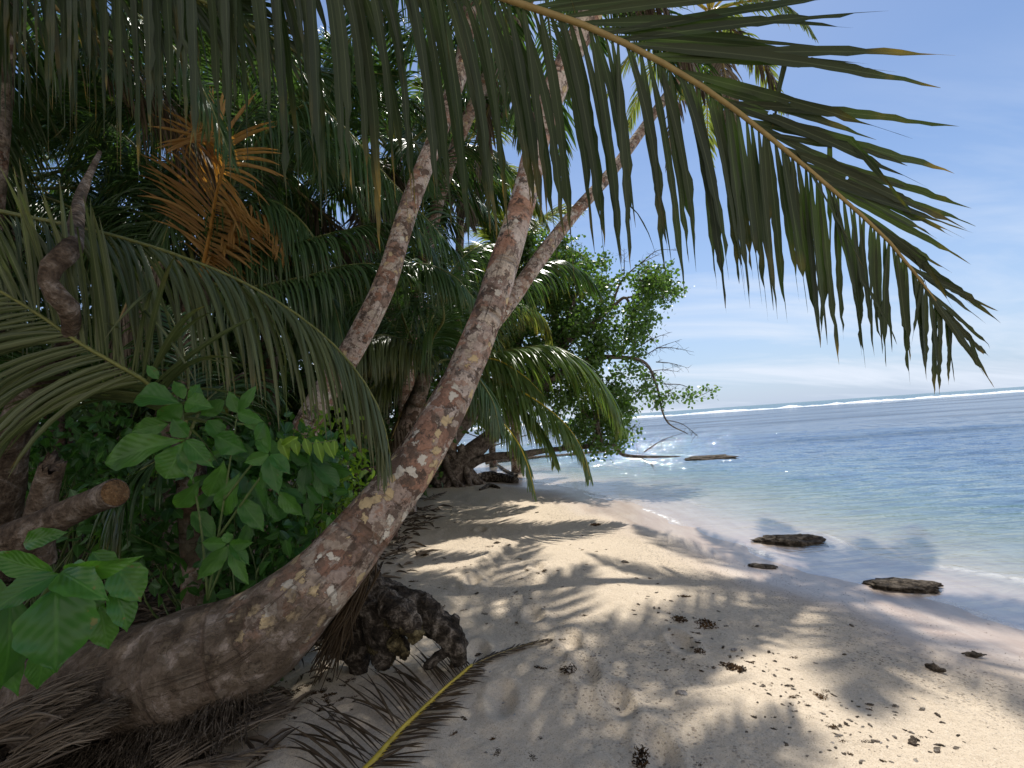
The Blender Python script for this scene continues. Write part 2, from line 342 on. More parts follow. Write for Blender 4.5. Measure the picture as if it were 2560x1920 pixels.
def wood_mat(name, c1, c2, c3, sc=1.0):
    m = M(name); p = m.pos(); u_, uu, vv = m.uv()
    g = m.noise(p, 9*sc, 6, .65, .6); f = m.noise(p, 60*sc, 4)
    col = m.ramp(g, [(.36, c1), (.5, c2), (.62, c3)])
    col = m.mix(m.mr(f, .35, .6, .5, 0), col, tuple(x*.4 for x in c1))
    return m.done(m.bsdf(col, .85, .15, m.bump(m.math('ADD', g, m.math('MULTIPLY', f, .45)), 1.0, .04)))
MAT['drift'] = wood_mat('weathered_root_wood', (.02, .016, .012), (.07, .055, .042), (.28, .235, .19), 1.6)
MAT['log'] = wood_mat('bark_log', (.06, .042, .03), (.15, .11, .08), (.30, .25, .21))
MAT['cut'] = wood_mat('sawn_wood', (.14, .075, .035), (.26, .15, .07), (.33, .21, .11), 2)
MAT['bark_b'] = wood_mat('beach_tree_bark', (.07, .055, .045), (.20, .155, .125), (.36, .30, .25), .8)
MAT['twig'] = wood_mat('grey_twig', (.06, .05, .04), (.12, .10, .08), (.18, .15, .12))
MAT['rock'] = wood_mat('wet_dark_rock', (.04, .032, .024), (.12, .095, .07), (.25, .205, .155), 2.4)
MAT['weed'] = wood_mat('brown_seaweed', (.03, .018, .010), (.085, .048, .022), (.19, .105, .04), 3)
MAT['weed_r'] = wood_mat('rust_seaweed', (.04, .018, .008), (.12, .055, .015), (.24, .12, .03), 3)
MAT['coral'] = wood_mat('coral_rubble', (.12, .095, .07), (.30, .25, .20), (.52, .47, .41), 3)
MAT['shell'] = wood_mat('pale_shell', (.35, .3, .27), (.55, .5, .46), (.68, .64, .6), 3)
MAT['coral_d'] = wood_mat('dark_coral_rubble', (.05, .04, .03), (.12, .095, .07), (.25, .2, .15), 3)

MAT['roots'] = wood_mat('fibrous_roots', (.05, .038, .026), (.13, .10, .073), (.27, .22, .17), 3)
MAT['under2'] = leaf_mat('dark_shrub_leaf', (.028, .10, .030), (.06, .16, .04), (.13, .36, .03), .4, .34, veins=True)
MAT['moss'] = wood_mat('ochre_mossy_wood', (.028, .022, .014), (.10, .078, .038), (.26, .21, .11), 1.8)
# ------------------------------------------------------------------ shore, ground, sea
sh_px = [(1230, 1186), (1337, 1206), (1450, 1226), (1550, 1256), (1672, 1312), (1800, 1350), (1930, 1400), (2070, 1441), (2193, 1465), (2360, 1515), (2560, 1590)]
SH = [tuple(at_z(x, y, 0)[:2]) for x, y in sh_px]
SH = [(-9000, 1500), (-200, 160), (-40, 75), (-12, 42), (-4.5, 25), (-1.6, 17.5)] + SH + [(4.0, 1.6), (4.3, -1), (5, -12), (40, -300), (900, -9000)]
SH = np.array(SH)
def sdist(x, y):
    x = np.asarray(x, float); y = np.asarray(y, float)
    best = np.full(x.shape, 1e18); sg = np.ones(x.shape)
    for (ax, ay), (bx, by) in zip(SH[:-1], SH[1:]):
        ex, ey = bx-ax, by-ay; L2 = ex*ex+ey*ey
        t = np.clip(((x-ax)*ex+(y-ay)*ey)/L2, 0, 1)
        px, py = x-(ax+t*ex), y-(ay+t*ey); d = px*px+py*py
        cr = ex*(y-ay)-ey*(x-ax)
        u = d < best-1e-12; sg = np.where(u, np.where(cr > 0, -1, 1), sg); best = np.where(u, d, best)
    return np.sqrt(best)*sg   # + inland (right of the line walked from far to near)
FOOT = [at_z(*q, .25)[:3:1] for q in [(1460, 1620), (1540, 1685), (1190, 1590), (1330, 1490), (1180, 1420), (1700, 1545), (1420, 1548), (1640, 1800), (1250, 1690), (1500, 1910), (1200, 1300), (1340, 1380)]]
def ground(x, y):
    x = np.asarray(x, float); y = np.asarray(y, float); d = sdist(x, y)
    dn = d+.22*fbm(x*.8, y*.8, 3.1, 2)*smooth(40, 10, np.abs(y))
    hi = .20*(1-np.exp(-np.power(np.maximum(dn, 0)/3.0, 1.3))) + .018*np.maximum(np.minimum(d, 30)-5, 0)
    lo = -.03*np.minimum(-np.minimum(dn, 0), 1)-.055*np.clip(-dn-.8, 0, 6) - .03*np.clip(-dn-6, 0, 40)
    h = np.where(dn > 0, hi, lo)
    near = smooth(30, 6, np.hypot(x, y)); dry = smooth(.6, 1.8, dn)
    h = h + near*(.012*fbm(x*1.6, y*1.6, 1.0, 3)*(.3+dry) + dry*.010*fbm(x*5, y*5, 4.0, 3) + dry*.005*vnoise(x*13, y*13, 2.2)+.0015*vnoise(x*40, y*40)*dry)
    for f in FOOT:
        r = ((x-f[0])/.055)**2+((y-f[1])/.12)**2
        h = h - .034*np.exp(-r)+.014*np.exp(-(np.sqrt(r)-1.7)**2*3)
    return h
def gp(px, py, dz=0.0):
    z = .2
    for _ in range(6):
        p = at_z(px, py, z); z = float(ground(p[0], p[1]))
    p = at_z(px, py, z); p[2] = z+dz; return p
def gz(x, y): return float(ground(x, y))
def polar(rmin, rmax, nr, lin=None):
    k = np.linspace(0, 1, nr); r = rmin*(rmax/rmin)**k
    a = np.concatenate([np.linspace(-62, 62, 620), np.linspace(62, 298, 150)[1:-1]]); a = np.radians(a)
    n = len(a); X = np.sin(a)[None]*r[:, None]; Y = np.cos(a)[None]*r[:, None]
    i = np.arange(nr-1)[:, None]*n; j = np.arange(n)[None]; j2 = (j+1) % n
    Q = np.stack([i+j, i+n+j, i+n+j2, i+j2], -1).reshape(-1, 4)
    return X.ravel(), Y.ravel(), Q[:, ::-1], n
rr = 0
def radial(rs):
    a = np.concatenate([np.linspace(-62, 62, 620), np.linspace(62, 298, 150)[1:-1]]); a = np.radians(a); n = len(a); nr = len(rs); r = np.array(rs)
    X = np.sin(a)[None]*r[:, None]; Y = np.cos(a)[None]*r[:, None]
    i = np.arange(nr-1)[:, None]*n; j = np.arange(n)[None]; j2 = (j+1) % n
    Q = np.stack([i+j, i+j2, i+n+j2, i+n+j], -1).reshape(-1, 4)
    # centre fan (quads)
    V = np.stack([X.ravel(), Y.ravel()], 1); V = np.vstack([V, [0, 0]]); c = len(V)-1
    k = np.arange(0, n, 2); F = np.stack([np.full(len(k), c), (k+2) % n, (k+1) % n, k], -1)
    return V[:, 0], V[:, 1], np.vstack([Q, F])[:, ::-1]
def gmat():
    m = M('beach_sand'); p = m.pos(); wet, lit, peb = m.attr()
    n1 = m.noise(p, 1.2, 4); n2 = m.noise(p, 380, 2, .7); n3 = m.noise(p, 28, 5, .6)
    c = m.mix(n1, (.60, .495, .365), (.68, .575, .44))
    c = m.mix(m.mr(n3, .35, .7, .28, 0), c, (.42, .33, .235))
    v = m.vor(p, 260); g = m.n('ShaderNodeSeparateColor', i_0=v.outputs['Color']).outputs[0]
    c = m.mix(m.mr(g, .80, 1.0, 0, .5), c, (.16, .12, .09)); c = m.mix(m.mr(g, .14, 0.0, 0, .6), c, (.74, .66, .56))
    # coarse grit bands
    v2 = m.vor(p, 62); g2 = m.n('ShaderNodeSeparateColor', i_0=v2.outputs['Color']).outputs[1]
    pf = m.math('MULTIPLY', m.math('MULTIPLY', m.mr(g2, .62, .66), peb), m.mr(v2.outputs['Distance'], .5, .35))
    gc = m.mix(m.n('ShaderNodeSeparateColor', i_0=v2.outputs['Color']).outputs[2], (.14, .10, .07), (.62, .54, .45))
    c = m.mix(m.math('MULTIPLY', pf, .85), c, gc)
    wc = m.mix(m.noise(p, 3, 4), (.43, .35, .28), (.54, .445, .37))
    stn = m.noise(m.map(p, (5.5, .9, 1), (0, 0, R(-17))), 1.0, 6, .68, .8)
    wc = m.mix(m.mr(stn, .38, .62), wc, (.40, .30, .23))
    wc = m.mix(m.math('MULTIPLY', pf, .6), wc, gc)
    c = m.mix(m.mr(stn, .55, .68, 0, .14), c, (.36, .28, .2))
    c = m.mix(wet, c, wc)
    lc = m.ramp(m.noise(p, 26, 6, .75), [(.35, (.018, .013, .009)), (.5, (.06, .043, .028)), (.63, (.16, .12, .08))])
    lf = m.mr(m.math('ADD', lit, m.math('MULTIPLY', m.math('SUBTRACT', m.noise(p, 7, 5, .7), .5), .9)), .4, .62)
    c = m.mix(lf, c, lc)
    h = m.math('ADD', m.math('ADD', m.math('MULTIPLY', n2, .12), m.math('MULTIPLY', n3, .8)), m.math('ADD', m.math('MULTIPLY', pf, .5), m.math('MULTIPLY', lf, m.noise(p, 50, 5, .7))))
    nb = m.bump(h, m.mr(wet, 0, 1, .8, .12), .02)
    ro = m.mr(m.math('ADD', wet, m.math('MULTIPLY', m.math('SUBTRACT', m.noise(p, 1.7, 3), .5), .2)), 0, 1, .93, .30)
    return m.done(m.bsdf(c, ro, m.mr(wet, 0, 1, .2, .55), nb))
rs = list(.35*np.exp(np.linspace(0, math.log(26/.35), 430))) + list(26*np.exp(np.linspace(0, math.log(9000/26), 70)))[1:]
X, Y, Q = radial(rs); Z = ground(X, Y); D = sdist(X, Y)+.22*fbm(X*.8, Y*.8, 3.1, 2)*smooth(40, 10, np.abs(Y))
wet = smooth(1.25, .35, D+.35*fbm(X*1.1, Y*1.1, 8, 3))
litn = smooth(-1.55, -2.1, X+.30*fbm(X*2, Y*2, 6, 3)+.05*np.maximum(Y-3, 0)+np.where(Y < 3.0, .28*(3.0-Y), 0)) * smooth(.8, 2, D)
peb = smooth(.9, .2, np.abs(D-.75+.3*fbm(X, Y, 2, 3)))*.9 + smooth(.55, .1, np.abs(D-2.6))*.7 + smooth(-.1, .35, fbm(X*1.4, Y*1.4, 5, 3))*.25
C = np.stack([wet, litn, np.clip(peb, 0, 1)], 1)
setp(ob('sand_ground', np.stack([X, Y, Z], 1), Q, gmat(), org=(0, 0, 0), col=C), kind='structure')
# sea
def seamat():
    m = M('sea_water'); p = m.pos(); dep, off, fo = m.attr()
    fr = m.n('ShaderNodeFresnel', i_IOR=1.333)
    cdn = m.n('ShaderNodeCameraData').outputs['View Distance']
    a1 = m.noise(m.map(p, (1.3, 4.4, 1), (0, 0, R(-8))), 1.0, 4, .55, .5)
    a2 = m.noise(m.map(p, (.30, 1.05, 1), (0, 0, R(6))), 1.0, 4, .6, .4)
    a3 = m.noise(m.map(p, (.07, .26, 1), (0, 0, R(-4))), 1.0, 4, .62, .4)
    h = m.math('ADD', m.math('MULTIPLY', a1, m.mr(off, 0, .1, .22, 1.25)), m.math('MULTIPLY', a2, m.mr(off, .05, .35, 0, 2.6)))
    h = m.math('ADD', h, m.math('MULTIPLY', a3, m.mr(off, .4, 1.0, 0, 5.0)))
    nb = m.bump(h, 1.0, .062)
    nt_ = m.n('ShaderNodeNewGeometry')
    gn = m.n('ShaderNodeNewGeometry').outputs['Normal']
    nbf = m.n('ShaderNodeMix', data_type='VECTOR', i_0=m.mr(off, .03, .2, .15, 1.0), i_4=gn, i_5=nb).outputs[1]
    m.set(fr.inputs['Normal'], nbf)
    body = m.ramp(off, [(0.0, (.30, .33, .27)), (.05, (.17, .31, .26)), (.15, (.125, .25, .225)), (.28, (.075, .145, .160)), (.5, (.036, .085, .14)), (1.0, (.034, .078, .135))])
    patch = m.mr(m.noise(m.map(p, (.35, .9, 1)), 1.0, 5, .6, .5), .52, .68)
    body = m.mix(m.math('MULTIPLY', patch, m.mr(off, .08, .3, 0, .55)), body, (.02, .05, .07))
    fp_ = m.mr(m.noise(m.map(p, (.03, .14, 1)), 1.0, 6, .65, .4), .46, .60)
    body = m.mix(m.math('MULTIPLY', fp_, m.mr(off, .3, .8, 0, .5)), body, (.022, .042, .085))
    fq_ = m.mr(m.math('ADD', m.math('MULTIPLY', a1, .5), m.math('MULTIPLY', a2, .5)), .42, .56)
    body = m.mix(m.math('MULTIPLY', fq_, m.mr(off, .05, .3, 0, .4)), body, (.015, .04, .075))
    deepf = m.mr(m.n('ShaderNodeVectorMath', operation='LENGTH', i_0=p).outputs['Value'], 160, 220)
    body = m.mix(deepf, body, (.02, .12, .17))
    df = m.n('ShaderNodeBsdfDiffuse', i_Color=body, i_Normal=nb).outputs[0]
    tp = m.n('ShaderNodeBsdfTransparent', i_Color=m.mix(m.mr(dep, 0, .25), (1, 1, 1, 1), (.80, .93, .90, 1))).outputs[0]
    opac = m.mr(dep, .0, .36, .0, .95)
    bodysh = m.n('ShaderNodeMixShader', i_0=opac, i_1=tp, i_2=df).outputs[0]
    gl = m.n('ShaderNodeBsdfGlossy', i_Color=(1, 1, 1), i_Roughness=.05, i_Normal=nb).outputs[0]
    rf = m.math('MULTIPLY', m.mr(off, 0, .2, .20, .60), m.math('SUBTRACT', 1.0, m.math('MULTIPLY', m.math('MULTIPLY', fp_, m.mr(off, .2, .6)), .35)))
    sh = m.n('ShaderNodeMixShader', i_0=m.math('MULTIPLY', fr.outputs[0], rf), i_1=bodysh, i_2=gl).outputs[0]
    # thin foam lines where the swash runs out
    fn = m.noise(m.map(p, (7, 7, 1)), 1.0, 6, .75, 1.2)
    ff = m.math('MULTIPLY', fo, m.mr(fn, .44, .54), True)
    fd = m.n('ShaderNodeBsdfDiffuse', i_Color=(.85, .85, .84)).outputs[0]
    sh = m.n('ShaderNodeMixShader', i_0=ff, i_1=sh, i_2=fd).outputs[0]
    return m.done(sh)
rs = list(np.linspace(1.2, 30, 560)) + list(30*np.exp(np.linspace(0, math.log(9000/30), 120)))[1:]
X, Y, Q = radial(rs); Gz = ground(X, Y); D = -(sdist(X, Y)+.22*fbm(X*.8, Y*.8, 3.1, 2)*smooth(40, 10, np.abs(Y)))
off = np.clip(D/24, 0, 1)
ca, sa = math.cos(.15), math.sin(.15); xr, yr = X*ca-Y*sa, X*sa+Y*ca
amp = smooth(.2, 5, D)*smooth(60, 20, np.hypot(X, Y))
Z = amp*(.05*fbm(xr*.55, yr*1.5, 1, 3)+.030*(1-2*np.abs(fbm(xr*1.2, yr*3.2, 2, 3))))+.006*smooth(-.6, .4, D)*fbm(xr*1.2, yr*3, 4, 2)
Z = Z + .012*np.exp(-((D-.95-.25*fbm(X*.7, Y*.7, 9, 2))/.13)**2)*smooth(-.2, .3, fbm(X*.6, Y*.6, 12, 2)+.15)
foam = np.exp(-((D-.06)/.05)**2)*1.0*smooth(-.1, .2, fbm(X*.9, Y*.9, 21, 2)+.1) + .3*np.exp(-((D-.98-.25*fbm(X*.7, Y*.7, 9, 2))/.05)**2)*smooth(-.2, .3, fbm(X*.6, Y*.6, 12, 2))
foam = np.clip(foam, 0, 1)*smooth(40, 20, np.hypot(X, Y))
keep = D > -4
Qk = Q[keep[Q].all(1)]
used = np.unique(Qk); rm = -np.ones(len(X), int); rm[used] = np.arange(len(used))
C = np.stack([np.clip(-Gz, 0, 2), off, foam], 1)
Zc = np.where(D < 0, np.minimum(Z, .004), Z)
setp(ob('sea_water', np.stack([X, Y, Zc], 1)[used], rm[Qk], seamat(), org=(0, 0, 0), col=C[used]), kind='structure')
# surf breaking on the reef far out
mf = M('surf_foam'); pf_ = mf.pos()
foamM = mf.done(mf.bsdf(mf.mix(mf.mr(mf.noise(pf_, .8, 4), .4, .6), (.62, .68, .72), (.86, .88, .90)), .8, .2))
def surf(x0, y0, x1, y1, hh, n, seed, wd=3.0):
    t = np.linspace(0, 1, n); x = x0+(x1-x0)*t; y = y0+(y1-y0)*t+3*fbm(t*9, seed, 0, 3)
    H = hh*np.clip(.62+1.5*fbm(t*60, seed, 1, 5), .04, 1.8)*smooth(-.55, .0, fbm(t*7, seed, 5, 2)+.25)
    prof = [(-1, 0), (-.45, .55), (0, 1), (.35, .8), (1.2, 0)]; V = []
    for a, b in prof: V.append(np.stack([x, y+a*wd*(.6+.5*hash01(np.floor(t*n)*.77)), -.05+b*H+.12*b*hash01(np.floor(t*n)*1.7+a)], 1))
    V = np.stack(V, 1).reshape(-1, 3); k = len(prof); i = np.arange(n-1)[:, None]*k; j = np.arange(k-1)[None]
    return V, np.stack([i+j, i+j+1, i+k+j+1, i+k+j], -1).reshape(-1, 4)
S = MB()
S.add(*surf(-60, 175, 420, 120, .75, 900, 3.3)); S.add(*surf(-20, 184, 300, 142, .5, 700, 8.8, 2.2))
setp(S.obj('reef_surf', foamM, org=(60, 160, 0)), 'white line of surf breaking along the reef near the horizon', 'surf', kind='stuff')
# ------------------------------------------------------------------ palm fronds
def frond(parent, ctrl, n, L, w=.022, t0=.06, ang=(62, 18), V=(0, 0), g=(.16, .16), up=None, mats=('leaf', 'rachis'), r=(.016, .003), steps=6, seed=0, jit=.12,
          prof=((0, .55), (.12, .85), (.35, 1), (.65, .82), (.88, .5), (1, .22)), brk=.08, rag=False, label=None, gap=0.0, curl=.25, Lr=1.0, fold=.28, cut=.1, names=('frond', 'leaflets'), ang2=None, gap2=None, brk2=None, gt=0.0):
    rs = np.random.RandomState(seed+101)
    ctrl = [np.asarray(c, float) for c in ctrl]
    pts, tot = arclen(ctrl, 64)
    mb = MB(); mb.add(*tube(pts, [r[0], r[0]*.7, r[1]], 40, 6))
    part = mb.obj(names[0], MAT[mats[1]], org=ctrl[0], parent=parent)
    if label: part['label'] = label
    us = np.linspace(0, 1, 64); Vs = []; Qs = []; Us = []; Cs = []; nv = 0
    TT = nrm(np.gradient(pts, axis=0))
    for side in (1, -1):
        t = np.sort(t0+(1-t0)*(np.arange(n)+.5+rs.uniform(-.3, .3, n))/n)
        t = t[rs.rand(n) > (gap2 if gap2 is not None and side > 0 else gap)]; m = len(t)
        b = np.stack([np.interp(t, us, pts[:, k]) for k in range(3)], 1); T = nrm(np.stack([np.interp(t, us, TT[:, k]) for k in range(3)], 1))
        U = np.tile(np.array([0, 0, 1.0]) if up is None else np.asarray(up, float), (m, 1))
        N = nrm(U-T*(U*T).sum(1, keepdims=True)); S = np.cross(T, N)*side
        A_ = ang2 if ang2 and side < 0 else ang
        a = np.radians(A_[0]+(A_[1]-A_[0])*t + rs.normal(0, 4+jit*12, m)); vb = np.radians((V[0] if side > 0 else V[1])+rs.normal(0, 5+jit*20, m))
        d = nrm(np.cos(a)[:, None]*T+np.sin(a)[:, None]*(S*np.cos(vb)[:, None]+N*np.sin(vb)[:, None]))
        tl = (t-t0)/(1-t0); ln = L*(1 if side > 0 else Lr)*np.interp(tl, [q[0] for q in prof], [q[1] for q in prof])*(1+rs.normal(0, .05+jit*.3, m))
        brok = rs.rand(m) < (brk2 if brk2 is not None and side > 0 else brk); ln = np.where(rs.rand(m) < cut, ln*rs.uniform(.35, .85, m), ln)
        gg = (g[0] if side > 0 else g[1])*(1+rs.normal(0, .25, m))*(1-gt*t); kb = rs.randint(2, max(3, steps-1), m)
        tw = rs.normal(0, curl, m); fl = rs.uniform(-1, 1, m)
        ww = w*np.where(brok, .7, 1)*((.42+.58*np.minimum(1, ln/L*1.1)) if rag else (.65+.35*np.minimum(1, ln/L*1.2)))*(1+rs.normal(0, .1, m))
        pos = b.copy(); rnd = rs.rand(m); ca, cb_ = rs.uniform(.66, 1.08, m), rs.uniform(.66, 1.08, m)
        W0 = nrm(T-d*(T*d).sum(1, keepdims=True)); side_v = d.copy()
        for k in range(steps+1):
            s = k/steps
            W = nrm(W0-d*(W0*d).sum(1, keepdims=True)); Nn = np.cross(d, W); th = tw*s*2.0+fl*.25
            W_ = W*np.cos(th)[:, None]+Nn*np.sin(th)[:, None]; N_ = np.cross(d, W_)
            wd = ww*(np.interp(s, [0, .08, .22, .4, .7, .92, 1], [.28, .6, .95, 1, .80, .36, .05]))
            wl, wr = wd.copy(), wd.copy()
            if rag:
                wl *= np.where(s > ca, .12, 1)*(1+.26*rs.normal(0, 1, m)*(.15+s*s*1.6)); wr *= np.where(s > cb_, .12, 1)*(1+.26*rs.normal(0, 1, m)*(.15+s*s*1.6))
                wl = np.abs(wl); wr = np.abs(wr)
            fo = fold*wd*side
            Vs += [pos-W_*(wl*.5)[:, None], pos+N_*fo[:, None], pos+W_*(wr*.5)[:, None]]
            for uu in (0, .5, 1): Us.append(np.stack([np.full(m, uu), np.full(m, s*1.0)+rnd*10], 1)); Cs.append(np.stack([rnd, np.full(m, s), np.full(m, uu)], 1))
            st = ln/steps
            pos = pos+d*st[:, None]
            grav = np.array([0, 0, -1.0])
            add = (gg*st*6/ max(L, .2)*.9)[:, None]*grav*(.6+s)
            d = nrm(d+add)
            kk = brok & (kb == k)
            if kk.any(): d[kk] = nrm(d[kk]*.25+grav*.8+rs.normal(0, .3, (kk.sum(), 3)))
        base = nv+np.arange(m)
        for k in range(steps):
            for j in (0, 1):
                A = base+m*(3*k+j); B = base+m*(3*k+j+1); Cc = base+m*(3*k+3+j+1); Dd = base+m*(3*k+3+j)
                Qs.append(np.stack([A, B, Cc, Dd], 1))
        nv += m*3*(steps+1)
    V_ = np.vstack(Vs)
    lf = ob(names[1], V_, np.vstack(Qs), MAT[mats[0]], org=ctrl[0], parent=part, uv=np.vstack(Us), col=np.vstack(Cs))
    return part

def crown(parent, c, n, L, seed, mats=('leaf', 'rachis'), leafL=.75, nl=70, w=.03, el=(75, -35), az=(0, 360), dead=0, steps=5, droop=1.0, gapf=0.03):
    rs = np.random.RandomState(seed)
    c = np.asarray(c, float)
    for i in range(n):
        f = (i+.5)/n; a = R(az[0]+(az[1]-az[0])*((i*.618034) % 1)+rs.uniform(-10, 10)); e = R(el[0]+(el[1]-el[0])*f+rs.uniform(-7, 7)); l = L*rs.uniform(.82, 1.08)*(.75 if f < .12 else 1)
        d = np.array([math.sin(a)*math.cos(e), math.cos(a)*math.cos(e), math.sin(e)]); p = c+d*.1; pts = [p.copy()]
        for k in range(5):
            p = p+d*l/5; pts.append(p.copy()); d = d+np.array([0, 0, -(.16+.10*k)*droop*(.7+.6*math.cos(e))]); d /= np.linalg.norm(d)
        mt = ('dry', 'rachis_b') if (dead and f > 1-dead) else mats
        frond(parent, pts, nl, leafL*rs.uniform(.9, 1.1), w, t0=.16, g=(.30, .30), V=(12-30*f, 12-30*f), mats=mt, r=(.026, .005), steps=steps, seed=seed*50+i, gap=gapf, brk=.04)

# ------------------------------------------------------------------ leaves and broadleaf trees
def leaf_template(kind='oval', nx=4, ny=2, cup=.10, droop=.18):
    xs = np.linspace(0, 1, nx+1); V = []; U = []; C = []
    for x in xs:
        if kind == 'oval': hw = .5*math.sin(math.pi*min(1, x**.85))**.8
        elif kind == 'obov': hw = .5*max(0, math.sin(math.pi*min(1, x**1.5)))**.75
        elif kind == 'round': hw = .5*max(0, 1-(2*x-1)**2)**.5
        elif kind == 'lance': hw = .5*math.sin(math.pi*min(1, x**.7))
        hw = max(hw, .02 if x < .5 else .008)
        for j in range(-ny, ny+1):
            y = j/ny; V.append((x, hw*y, cup*abs(y)**1.3*hw*2-droop*x*x)); U.append((.5+.5*y*(.25+hw*1.5 if kind != 'x' else 1), x)); C.append((0, x*.4, .5+.5*y))
    n = 2*ny+1; Q = []
    for i in range(nx):
        for j in range(2*ny): Q.append((i*n+j, i*n+j+1, (i+1)*n+j+1, (i+1)*n+j))
    return np.array(V), np.array(Q), np.array(U), np.array(C)
TPL = {'oval': leaf_template('oval', 3, 1), 'round': leaf_template('round', 3, 1, .06, .08), 'lance': leaf_template('lance', 3, 1), 'obov': leaf_template('obov', 4, 1)}
def leaves(pos, dirs, norms, size, wr=.5, tpl='oval', rs=RS):
    V, Q, U, C = TPL[tpl]; m = len(pos); k = len(V)
    d = nrm(dirs); n = nrm(norms-d*(norms*d).sum(1, keepdims=True)); s = np.cross(n, d)
    size = np.broadcast_to(size, (m,)); w = size*wr
    W = pos[:, None]+V[None, :, 0, None]*d[:, None]*size[:, None, None]+V[None, :, 1, None]*s[:, None]*w[:, None, None]+V[None, :, 2, None]*n[:, None]*size[:, None, None]
    QQ = (Q[None]+(np.arange(m)*k)[:, None, None]).reshape(-1, 4)
    CC = np.tile(C, (m, 1)); CC[:, 0] = np.repeat(rs.rand(m), k)
    return W.reshape(-1, 3), QQ, np.tile(U, (m, 1)), CC
def rdir(rs, m, up=0.0):
    v = rs.normal(0, 1, (m, 3)); v[:, 2] += up; return nrm(v)
def cluster_leaves(tips, per, spread, size, wr, tpl, rs, upn=1.2, hang=-.3):
    tips = np.asarray(tips); p = np.repeat(tips, per, 0)+rs.normal(0, spread, (len(tips)*per, 3)); m = len(p)
    return leaves(p, rdir(rs, m, hang), rdir(rs, m, upn), size*rs.uniform(.6, 1.15, m), wr, tpl, rs)
def twigs(mb, starts, rs, ln, r0, sub=3, out=None, droop=0.0, c=4):
    tips = []
    for (p, d) in starts:
        for q in range(sub):
            dd = nrm(d+rs.normal(0, .6, 3)); l = ln*rs.uniform(.5, 1.2); pp = [p]; 
            for k in range(3):
                pp.append(pp[-1]+dd*l/3); dd = nrm(dd+rs.normal(0, .28, 3)+np.array([0, 0, -droop])); tips.append(pp[-1])
            mb.add(*tube(pp, [r0, r0*.3], 5, c, caps=False))
    return tips

# ------------------------------------------------------------------ the leaning main palm
bpx = [(-160, 1800, 2.75), (90, 1758, 2.55), (280, 1718, 2.45), (484, 1660, 2.38), (634, 1598, 2.42), (770, 1482, 2.5), (853, 1399, 2.6), (961, 1259, 2.75), (1037, 1162, 2.85), (1092, 1067, 2.97), (1140, 975, 3.1), (1200, 835, 3.25), (1241, 721, 3.4), (1278, 600, 3.55), (1316, 472, 3.7), (1345, 350, 3.9), (1385, 230, 4.0), (1435, 120, 4.05), (1490, 0, 4.1), (1560, -200, 4.2), (1630, -470, 4.3), (1700, -760, 4.4)]
brd = [.18, .21, .238, .255, .230, .182, .165, .141, .127, .116, .110, .107, .104, .098, .096, .095, .095, .095, .095, .093, .09, .085]
ppt = [P(*q) for q in bpx]
base1 = np.array([ppt[2][0], ppt[2][1], gz(ppt[2][0], ppt[2][1])])
palm1 = empty('coconut_palm', base1, 'thick leaning palm in the centre with pink and grey lichen patches on its trunk', 'palm tree', 'coconut palms')
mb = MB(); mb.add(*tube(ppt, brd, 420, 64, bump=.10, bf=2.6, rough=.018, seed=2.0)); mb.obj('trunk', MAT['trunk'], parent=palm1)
# mat of aerial roots under the base
mb = MB(); rs = np.random.RandomState(5)
cl, _ = arclen(ppt[:6], 60)
for i in range(3800):
    k = rs.randint(2, 52); c = cl[k]
    rr_ = np.interp(k/60*5, range(6), brd[:6]); f = rs.rand()
    q = c+np.array([rs.normal(0, .04), -rr_*(.15+.75*f), -rr_*(.98-.42*f*f)])
    z = gz(q[0], q[1]); l = min(max(q[2]-z+.03, .03), .15)
    e = q+np.array([rs.normal(0, .06), -rs.uniform(-.05, .16), -l*rs.uniform(.5, 1)]); e[2] = max(e[2], gz(e[0], e[1])-.01)
    mb.add(*tube([q, (q+e)/2+rs.normal(0, .018, 3), e], [.0034*rs.uniform(.5, 1.5), .0016], 4, 4, caps=False, seed=i))
mb.obj('root_mat', MAT['roots'], parent=palm1)
# hanging dead strips under the trunk beside the stump
mb = MB(); 
for i in range(170):
    s = rs.uniform(0, 1); q = P(870+70*s+rs.normal(0, 8), 1530-170*s, 2.62+rs.uniform(0, .18)); l = rs.uniform(.18, .42)
    e = q+np.array([-.10-.14*rs.rand(), rs.normal(0, .04), -l]); e[2] = max(e[2], gz(e[0], e[1])+.01)
    mb.add(*tube([q, (q+e)/2+rs.normal(0, .02, 3), e], [.006, .002], 6, 4, caps=False, seed=i))
mb.obj('hanging_fibres', MAT['dry_dark'], parent=palm1)
crown(palm1, ppt[-1], 13, 4.3, 3, leafL=.85, nl=70, w=.040, el=(70, -30), steps=4, gapf=.12, az=(150, 350))

# near palm out of frame on the left; its long frond crosses the top of the picture
pn = [(-2.9, -.5, .25), (-2.85, -.1, 1.3), (-2.65, .35, 2.3), (-2.4, .75, 3.15)]
palmN = empty('coconut_palm', (-2.9, -.5, .25), 'palm at the left edge whose long dark frond sweeps across the top of the view', 'palm tree', 'coconut palms')
mb = MB(); mb.add(*tube(pn, [.17, .13, .12, .11], 60, 16, bump=.06, rings=.05)); mb.obj('trunk', MAT['trunk_d'], parent=palmN)
F1 = [np.array(pn[-1])] + [P(*q) for q in [(-250, -420, 1.35), (300, -330, 1.26), (800, -170, 1.2), (1040, -85, 1.2), (1271, 0, 1.2), (1497, 78, 1.2), (1750, 213, 1.2), (1980, 389, 1.25), (2213, 594, 1.32), (2325, 735, 1.36), (2385, 812, 1.4)]]
upF = CR*0 + CF*.85 + np.array([0, 0, .35])
